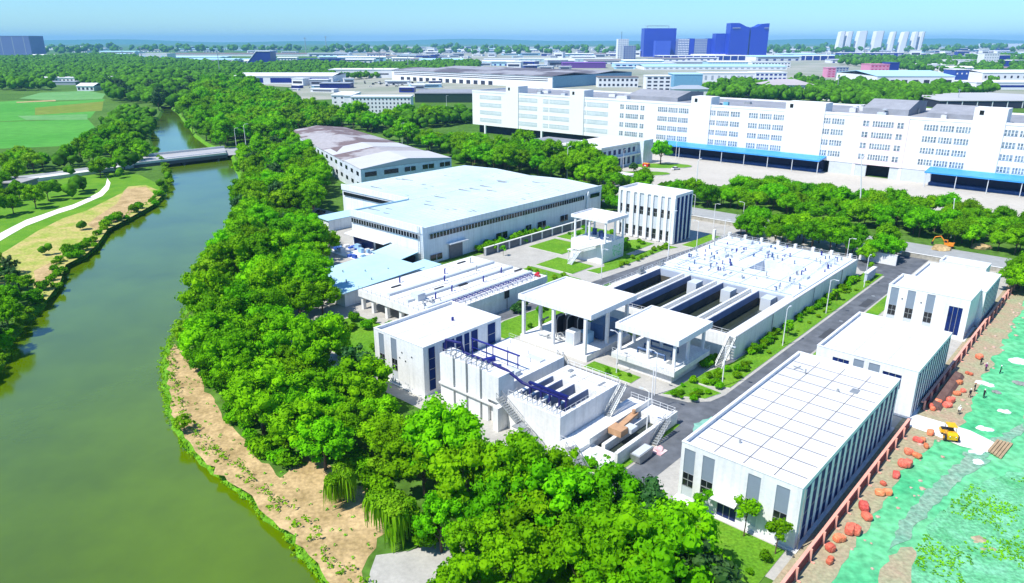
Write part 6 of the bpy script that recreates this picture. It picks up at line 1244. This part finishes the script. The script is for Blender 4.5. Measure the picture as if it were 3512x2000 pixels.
for k in range(14): T.part('dock_door', MB().box(a_-.2, a_-.01, c_+110+k*15, c_+118+k*15, 0, 5.5), FDK)
far('far_office', 'white three storey office with dark square windows, above the pitched roof houses', 2218, 2302, 262, 312, 22, FW, FW, (4, 4, FDK, .62, .45), 'office')
far('far_office', 'white low wing with dark door openings left of the three storey office', 2052, 2190, 266, 300, 26, FW, FBR, (9, 2, FDK, .5, .45), 'office')
far('far_hall', 'plain mid blue wall of a hall in the upper middle', 2313, 2411, 256, 300, 40, mat('flat_blue', (.16, .36, .52), .6), FLB, None, 'hall')
far('far_hall', 'row of white halls with grey windows above the tree band', 2411, 2590, 252, 282, 40, FW, FW, (8, 1, FG, .35, .5), 'hall')
far('far_hall', 'white and blue striped low hall right of the row', 2592, 2700, 250, 276, 40, FW, FW, (7, 2, FB, .6, .45), 'hall')
far('far_hall', 'broad pale blue roofed hall across the upper middle', 2210, 2700, 229, 240, 110, FW, FLB, (24, 1, FG, .5, .4), 'hall', 3)
far('far_hall', 'white hall with a glass block front in the upper middle', 2430, 2580, 213, 226, 60, mat('glass_pale', (.35, .55, .65), .4), FW, (16, 2, FW, .12, .9), 'hall', 2)
far('far_hall', 'long white rooftop strip beyond the blue roofed hall', 2265, 2420, 212, 222, 60, FG, FW, None, 'hall')
far('far_office', 'white office with two rows of small dark windows beyond the blue roofs', 2580, 2712, 214, 232, 30, FW, FW, (12, 2, FDK, .5, .4), 'office')
far('far_hall', 'long white hall in front of the far trees', 1659, 1780, 203, 216, 40, FW, FW, None, 'hall')
far('far_hall', 'very long pale grey roofed hall below the distant town', 1780, 2110, 202, 214, 80, mat('pale_teal', (.45, .6, .62), .7), FW, (20, 1, FG, .3, .5), 'hall')
far('far_hall', 'flat purple roofed hall in the upper middle', 1930, 2078, 216, 234, 50, mat('purple_wall', (.13, .05, .25), .7), mat('purple_roof', (.25, .10, .42), .7), None, 'hall')
far('far_hall', 'low white hall with blue window band in the middle distance', 2110, 2320, 218, 232, 60, FLB, FW, (10, 1, FN, .6, .3), 'hall')
# houses with hipped roofs behind the long building
def hip(label, u0, u1, vt, vr, vb, dp, m=None, wall=None):
    D = G((u0+u1)/2, vb)[1]; x0, z1 = on_wall(u0, vr, D); x1, _ = on_wall(u1, vr, D); _, z2 = on_wall(u0, vt, D+dp/2)
    T = Thing('pitched_house', label, 'house', ((x0+x1)/2, D), 0, 0); T.part('wall', MB().box(x0+2, x1-2, D+1, D+dp-1, 0, z1), wall or FW); mb = MB(); i = dp*.45
    b = [(x0, D, z1), (x1, D, z1), (x1, D+dp, z1), (x0, D+dp, z1)]; r = [(x0+i, D+dp/2, z2), (x1-i, D+dp/2, z2)]
    mb.quad([b[0], b[1], r[1], r[0]]); mb.quad([b[1], b[2], r[1]]); mb.quad([b[2], b[3], r[0], r[1]]); mb.quad([b[3], b[0], r[0]]); mb.quad([b[3], b[2], b[1], b[0]]); T.part('roof', mb, m or FM)
    for k in range(3): T.part('window', MB().box(x0+4+k*(x1-x0-8)/3, x0+6.5+k*(x1-x0-8)/3, D+.9, D+.99, z1*.45, z1*.7), FDK)
hip('white two storey house with a broad grey hipped roof behind the long building', 2629, 2800, 271, 292, 332, 40); hip('brown pavilion with a double hipped roof left of the grey roofed house', 2446, 2530, 289, 303, 326, 26, mat('brown_tiles', (.22, .17, .13), .9), FBR); hip('long white house with small dark windows and grey roof above the long building', 2308, 2440, 292, 306, 330, 26, FG)
far('far_office', 'pink faced block with a navy side wall', 2988, 3052, 222, 256, 40, FP, FP, (5, 3, mat('deep_pink', (.5, .05, .15), .7), .5, .4), 'office'); far('far_office', 'navy side block joined to the pink one', 3053, 3086, 216, 256, 30, FB, FB, None, 'office')
far('far_office', 'small pink office at the edge of the green band', 2840, 2868, 234, 266, 20, FP, FP, (2, 4, mat('deep_pink', (.5, .05, .15), .7), .5, .4), 'office'); far('far_office', 'grey blue glazed office beside the small pink one', 2869, 2912, 232, 262, 20, FG, FG, (4, 4, FB, .4, .5), 'office')
far('far_factory', 'light blue roofed factory in the right distance', 3010, 3276, 262, 300, 130, FW, FLB, (7, 1, FDK, .5, .35), 'factory', 5); far('far_office', 'blue glazed end office of the light blue factory', 3278, 3326, 240, 290, 30, mat('royal_blue', (.03, .08, .35), .4), FW, (3, 2, FW, .3, .2), 'office')
far('far_hall', 'flat low shed with dark gaps below the light blue factory', 2975, 3135, 268, 280, 40, FG, mat('lilac_roof', (.4, .42, .6), .7), None, 'hall')
far('far_hall', 'wide white ribbed flat roof sunk in the tree band', 2870, 3140, 330, 352, 110, FW, mat('ribbed_roof', (.62, .64, .62), .7, .1, .02, col2=(.78, .78, .76)), None, 'hall', 2)
far('far_hall', 'wide grey roofed hall at the right edge behind the long building', 3224, 3640, 347, 372, 110, FDK, mat('pale_grey_roof', (.45, .45, .46), .7, .1, .01), (8, 1, FW, .06, .9), 'hall', 2)
far('far_office', 'long white office with ribbon windows in the right distance', 3248, 3368, 206, 226, 24, FW, FW, (1, 2, FDK, .85, .3), 'office'); far('far_office', 'white five storey office tower in the right distance', 3378, 3430, 184, 230, 26, FW, FW, (6, 5, FG, .5, .4), 'office'); far('far_office', 'navy wing of the white office tower', 3431, 3466, 190, 228, 26, FB, FW, None, 'office')
far('far_hall', 'white hall with a long purple stripe at the right edge', 3350, 3640, 284, 308, 50, FW, FW, (1, 1, FB, .95, .3), 'hall'); far('far_hall', 'clustered white roofed works at the right edge above the purple stripe', 3372, 3640, 250, 278, 70, FW, FW, (12, 1, FDK, .3, .3), 'hall', 3); far('far_hall', 'white flat building at the far right horizon', 3368, 3640, 150, 160, 60, FW, FW, None, 'hall')
# elevated dark hall below the towers
T = far('station_hall', 'long dark navy hall with white roof and pale columns below the towers', 2262, 2878, 192, 207, 90, FB, FW, None, 'hall')
for k in range(24): x = T.x0+(T.x1-T.x0)*(k+.5)/24; T.part('column', MB().box(x-1, x+1, T.D-3, T.D-1, 0, T.z1), FW)
far('far_hall', 'row of navy and white blocks right of the dark station hall', 2890, 3100, 182, 202, 60, FB, FW, (8, 1, FG, .5, .7), 'hall')
# navy towers, drawn at their real distance
def tower(label, uL, uR, vt, D, dp, m, tops=None, name='tower_block', cap=None, wins=None):
    x0, z1 = on_wall(uL, vt, D); x1, _ = on_wall(uR, vt, D); T = Thing(name, label, 'tower', ((x0+x1)/2, D), 0, 0)
    if tops:
        pr = [(x0, 0), (x1, 0)] + [(x0+(x1-x0)*t, z1-dz) for t, dz in reversed(tops)]; T.part('wall', MB().extr(pr, 'y', D, D+dp), m)
    else: T.part('wall', MB().box(x0, x1, D, D+dp, 0, z1), m)
    if cap: xa, za = on_wall(cap[0], cap[2], D); xb, _ = on_wall(cap[1], cap[2], D); T.part('roof_frame', MB().box(xa, xb, D+4, D+dp-4, za, za+1.2).box(xa, xa+1.5, D+4, D+8, z1, za).box(xb-1.5, xb, D+4, D+8, z1, za), FG)
    if wins:
        nx, nz, wm = wins
        for r in range(nz):
            for k in range(nx): w_ = (x1-x0)/nx; T.part('window', MB().box(x0+w_*(k+.2), x0+w_*(k+.8), D-.6, D-.01, z1*(r+.25)/nz, z1*(r+.8)/nz), wm)
    return T
TB = mat('tower_blue_glass', (.012, .030, .42), .35, .12, .004, spec=.4); TB2 = mat('tower_blue_glass_light', (.05, .09, .55), .35, .1, .004)
tower('broad navy tower block with a thin rooftop frame, left of the skyline group', 2211, 2321, 97, 3000, 70, TB, cap=(2221, 2296, 89)); tower('low blue block in front of the broad navy tower', 2249, 2301, 140, 2900, 40, TB2); tower('small navy block at the foot of the broad tower', 2302, 2324, 140, 2950, 30, TB)
tower('grey windowed mid height block right of the broad navy tower', 2327, 2365, 133, 2900, 40, mat('tower_grey', (.2, .24, .4), .6), wins=(7, 8, FW)); tower('narrow navy block between two grey windowed ones', 2366, 2383, 132, 2900, 40, TB); tower('grey blue windowed block in the centre of the skyline group', 2384, 2427, 133, 2900, 40, mat('tower_grey', (.2, .24, .4), .6), wins=(8, 8, FG))
tower('navy block left of the stepped tower', 2427, 2456, 132, 2900, 40, TB); tower('taller navy stepped tower left of the twin curved ones', 2456, 2512, 115, 2850, 50, TB)
tower('tall navy tower with its top curving down to the right', 2508, 2574, 79, 2800, 60, TB, tops=[(0, 0), (.42, 0), (.6, 5), (.8, 12), (1, 15)]); tower('tall navy tower with its top curving up to the right', 2579, 2640, 80, 2800, 60, TB, tops=[(0, 14), (.25, 13), (.45, 8), (.6, 2), (1, 0)])
for (u0, u1, v) in ((2513, 2540, 96), (2622, 2638, 96)): x0, z = on_wall(u0, v, 2798); x1, _ = on_wall(u1, v, 2798); one('tower_sign_band', MB().box(x0, x1, 2797, 2799.6, z-1, z+1.2), FG, 'thin pale band on the ' + ('left' if u0 < 2600 else 'right') + ' curved navy tower', 'sign', (x0, 2798), 0, 0)
tower('white office tower with a roof antenna left of the navy towers', 2120, 2157, 134, 2700, 40, FW, wins=(5, 9, FG)); tower('blue grey block beside the antenna tower', 2139, 2182, 157, 2600, 40, FG, wins=(5, 6, FB)); x, z = on_wall(2133, 108, 2705); _, z0 = on_wall(2133, 134, 2705); one('antenna_mast', MB().tube([(x, 2705, z0), (x, 2705, z)], .8, 4), FDK, 'thin antenna mast on the white tower', 'antenna', (x, 2705), z0, 0)
# row of white leaning slabs
LEAN = [(2880,2896,2889,2900,109),(2905,2921,2915,2927,109),(2944,2972,2954,2976,107),(3003,3028,3010,3034,107),(3058,3069,3068,3076,110),(3094,3113,3107,3121,110),(3136,3148,3144,3151,110),(3160,3168,3166,3174,110)]
for i, (a, b, c, d, vt) in enumerate(LEAN):
    D = 4200; xa, z = on_wall(a, vt, D); xb = on_wall(b, vt, D)[0]; xc = on_wall(c, vt, D)[0]; xd = on_wall(d, vt, D)[0]; n = 8; L = []; Rr = []
    for k in range(n + 1): t = k/n; cv = t**1.6*.7; L.append((xa+(xc-xa)*cv, z*t)); Rr.append((xb+(xd-xb)*cv, z*t*(1.0 if k < n else 1.02)))
    T = Thing('leaning_slab', 'tall white curved slab tower on the horizon, ' + ['first', 'second', 'third', 'fourth', 'fifth', 'sixth', 'seventh', 'last'][i] + ' from the left of the row of eight', 'tower', ((xa+xb)/2, D), 0, 0, 'white curved slab towers on the horizon')
    T.part('wall', MB().extr(L + Rr[::-1], 'y', D, D+40), FW); T.part('edge_strip', MB().extr([(p[0]+.5, p[1]) for p in Rr] + [(p[0]+5, p[1]) for p in Rr[::-1]], 'y', D+2, D+38), FG)
# low blocks of the distant town: one kind, nothing tells them apart
pr = []
for k, m in enumerate((FW, FG, FLB, FB, FW)):
    r = bpy.data.objects.new('town_block', None); COL.objects.link(r); hh = [8, 11, 7, 12, 18][k]; w_ = [30, 22, 40, 22, 16][k]
    for nm, mb, mm in (('wall', MB().box(-w_, w_, 0, 26, 0, hh), m), ('roof', MB().box(-w_-1, w_+1, -1, 27, hh+.01, hh+1.2), FW), ('window_band', MB().box(-w_*.8, w_*.8, -.4, -.02, hh*.35, hh*.65), FDK)):
        o = bpy.data.objects.new(nm, mesh_from(nm, mb, mm)); COL.objects.link(o); o.parent = r
    pr.append(r)
rg = random.Random(11); cnt = 0
ZN = [(1150, 1620, 162, 205, 52), (1620, 2200, 160, 200, 62), (2200, 2900, 165, 190, 46), (2650, 3512, 160, 200, 66), (330, 1100, 165, 182, 16), (1480, 2150, 225, 240, 12), (1000, 1500, 285, 318, 16), (3180, 3500, 225, 250, 8)]
for (u0, u1, v0, v1, n) in ZN:
    for k in range(n):
        u, v = rg.uniform(u0, u1), rg.uniform(v0, v1); x, y = G(u, v); i = rg.randrange(5); s = rg.uniform(.5, 1.2)*(1 if y > 1500 else .5)
        if cnt < 5: i = cnt; r = pr[i]
        else: r = copy_tree(pr[i], (0, 0, 0))
        r.location = (x, y, 0); r.rotation_euler = (0, 0, rg.uniform(-.5, .5)); r.scale = (s, s, s*rg.uniform(.7, 1.3))
        if v0 == 285: setp(r, 'small pale shed among the crowded lots left of the upper middle', 'building', 'small sheds among the crowded lots')
        else: setp(r, 'small pale block of the distant town below the horizon', 'building', 'blocks of the distant town')
        cnt += 1
hp_ = []
for k, (ww, dd, hh, m, mr) in enumerate([(55, 60, 9, FW, FG), (80, 70, 10, FW, FLB), (45, 45, 8, FW, FW), (70, 60, 11, FLB, FW), (60, 55, 9, FW, mat('far_brown_roof2', (.26, .21, .20), .8))]):
    r = bpy.data.objects.new('industrial_hall', None); COL.objects.link(r)
    for nm, mb, mm in (('wall', MB().box(-ww, ww, 0, dd, 0, hh), m), ('roof', MB().extr([(-1, hh), (dd*.25, hh+2.2), (dd*.5, hh+.2), (dd*.75, hh+2.2), (dd+1, hh)], 'x', -ww-1, ww+1), mr), ('window_strip', MB().box(-ww*.9, ww*.9, -.3, -.02, hh*.55, hh*.75), FDK)):
        o = bpy.data.objects.new(nm, mesh_from(nm, mb, mm)); COL.objects.link(o); o.parent = r
    if True: pass
    door = MB()
    for q in range(6): door.box(-ww*.9+q*ww*.33, -ww*.9+q*ww*.33+ww*.12, -.3, -.02, 0, hh*.4)
    o = bpy.data.objects.new('dock_doors', mesh_from('dock_doors', door, FB)); COL.objects.link(o); o.parent = r; hp_.append(r)
c2 = 0
for (u0, u1, v0, v1, n) in [(1120, 1650, 175, 222, 14), (1650, 2250, 172, 226, 16), (2250, 2880, 196, 212, 8), (2250, 2900, 172, 184, 8), (2900, 3540, 168, 218, 18), (3120, 3480, 232, 250, 3), (100, 560, 172, 200, 7), (560, 1000, 170, 184, 9), (620, 1020, 206, 236, 5)]:
    for k in range(n):
        u = u0+(u1-u0)*(k+rg.uniform(.1, .9))/n; v = rg.uniform(v0, v1); x, y = G(u, v); r = hp_[c2] if c2 < 5 else copy_tree(hp_[rg.randrange(5)], (0, 0, 0)); s = rg.uniform(.6, 1.15)*(1 if y > 1600 else .7); r.location = (x, y, 0); r.scale = (s*rg.uniform(.7, 1.5), s, rg.uniform(.8, 1.3)); r.rotation_euler = (0, 0, rg.choice([0, .08, -.12, .2]))
        setp(r, 'long low pale roofed hall in the industrial district ' + ('among the upper left woods' if u < 1030 else 'left of centre' if u < 1650 else 'in the centre' if u < 2250 else 'below the navy towers' if u < 2900 else 'at the far right'), 'hall', 'low halls of the distant industrial district'); c2 += 1
# cars in the crowded lot
rg = random.Random(12)
for k in range(60):
    u, v = rg.uniform(1250, 1490), rg.uniform(280, 300); 
    if k > 40: u, v = rg.uniform(880, 1180), rg.uniform(296, 312)
    o = copy_tree(car0 if k % 3 else carw, (*G(u, v), .05), rg.choice([0, 1.57]) + rg.uniform(-.1, .1), 1.6 if k % 5 == 0 else 1.0, 'tiny parked vehicle in the crowded lot behind the dormitory' if k <= 40 else 'tiny parked vehicle on the lot left of the dormitory', 'vehicles on the crowded lots')
# pylons and masts on the horizon
for (u, vt, vb, l) in ((1045, 128, 186, 'faint lattice mast on the horizon left of centre'), (1116, 124, 180, 'faint mast above the far roofs left of centre'), (1300, 176, 238, 'tall pale mast in front of the far white town'), (1398, 190, 242, 'pale mast near the far white hall'), (745, 180, 262, 'leaning grey pole above the left wood'), (480, 162, 212, 'pale mast beside the white warehouse end'), (416, 164, 204, 'pale mast in the far left wood'), (2878, 262, 325, 'thin mast rising from the green band right'), (3292, 306, 364, 'tall white mast behind the grey roofed hall'), (1955, 222, 244, 'white chimney among the dark roofs')):
    D = G(u, vb)[1]; x, z = on_wall(u, vt, D); r_ = .0006*D; one('mast', MB().tube([(x, D, 0), (x, D, z)], r_, 5, 0, r_*.6).box(x-r_*3, x+r_*3, D-r_, D+r_, z*.93, z*.96), FG, l, 'mast', (x, D), 0, 0)
# distant low hills
hm = MB(); pts = []; 
for k in range(81):
    x = -12500 + k*312.5; pts.append((x, 62 + 26*math.sin(k*.21) + 14*math.sin(k*.53+1) + (16 if k > 50 else 0)))
for (x0, z0), (x1, z1) in zip(pts, pts[1:]):
    hm.quad([(x0, 16000, -.3), (x1, 16000, -.3), (x1, 17000, z1), (x0, 17000, z0)]); hm.quad([(x0, 17000, z0), (x1, 17000, z1), (x1, 18500, -.3), (x0, 18500, -.3)])
o = bpy.data.objects.new('hills', mesh_from('hills', hm, WOODM)); COL.objects.link(o); o['kind'] = 'structure'
# ---------------------------------------------------------------- air
hz = bpy.data.materials.new('haze_air'); hz.use_nodes = True; n = hz.node_tree; n.nodes.clear()
pv = n.nodes.new('ShaderNodeVolumePrincipled'); pv.inputs['Color'].default_value = (0.26, 0.56, 1.0, 1); pv.inputs['Density'].default_value = HAZE; pv.inputs['Anisotropy'].default_value = 0.1
out = n.nodes.new('ShaderNodeOutputMaterial'); lk(n, pv.outputs[0], out.inputs['Volume'])
hb = MB().box(-15500, 15500, -400, 20500, -3.5, 175); o = bpy.data.objects.new('haze', mesh_from('haze', hb, hz)); COL.objects.link(o); o['kind'] = 'stuff'; o['label'] = 'pale blue haze over the plain'
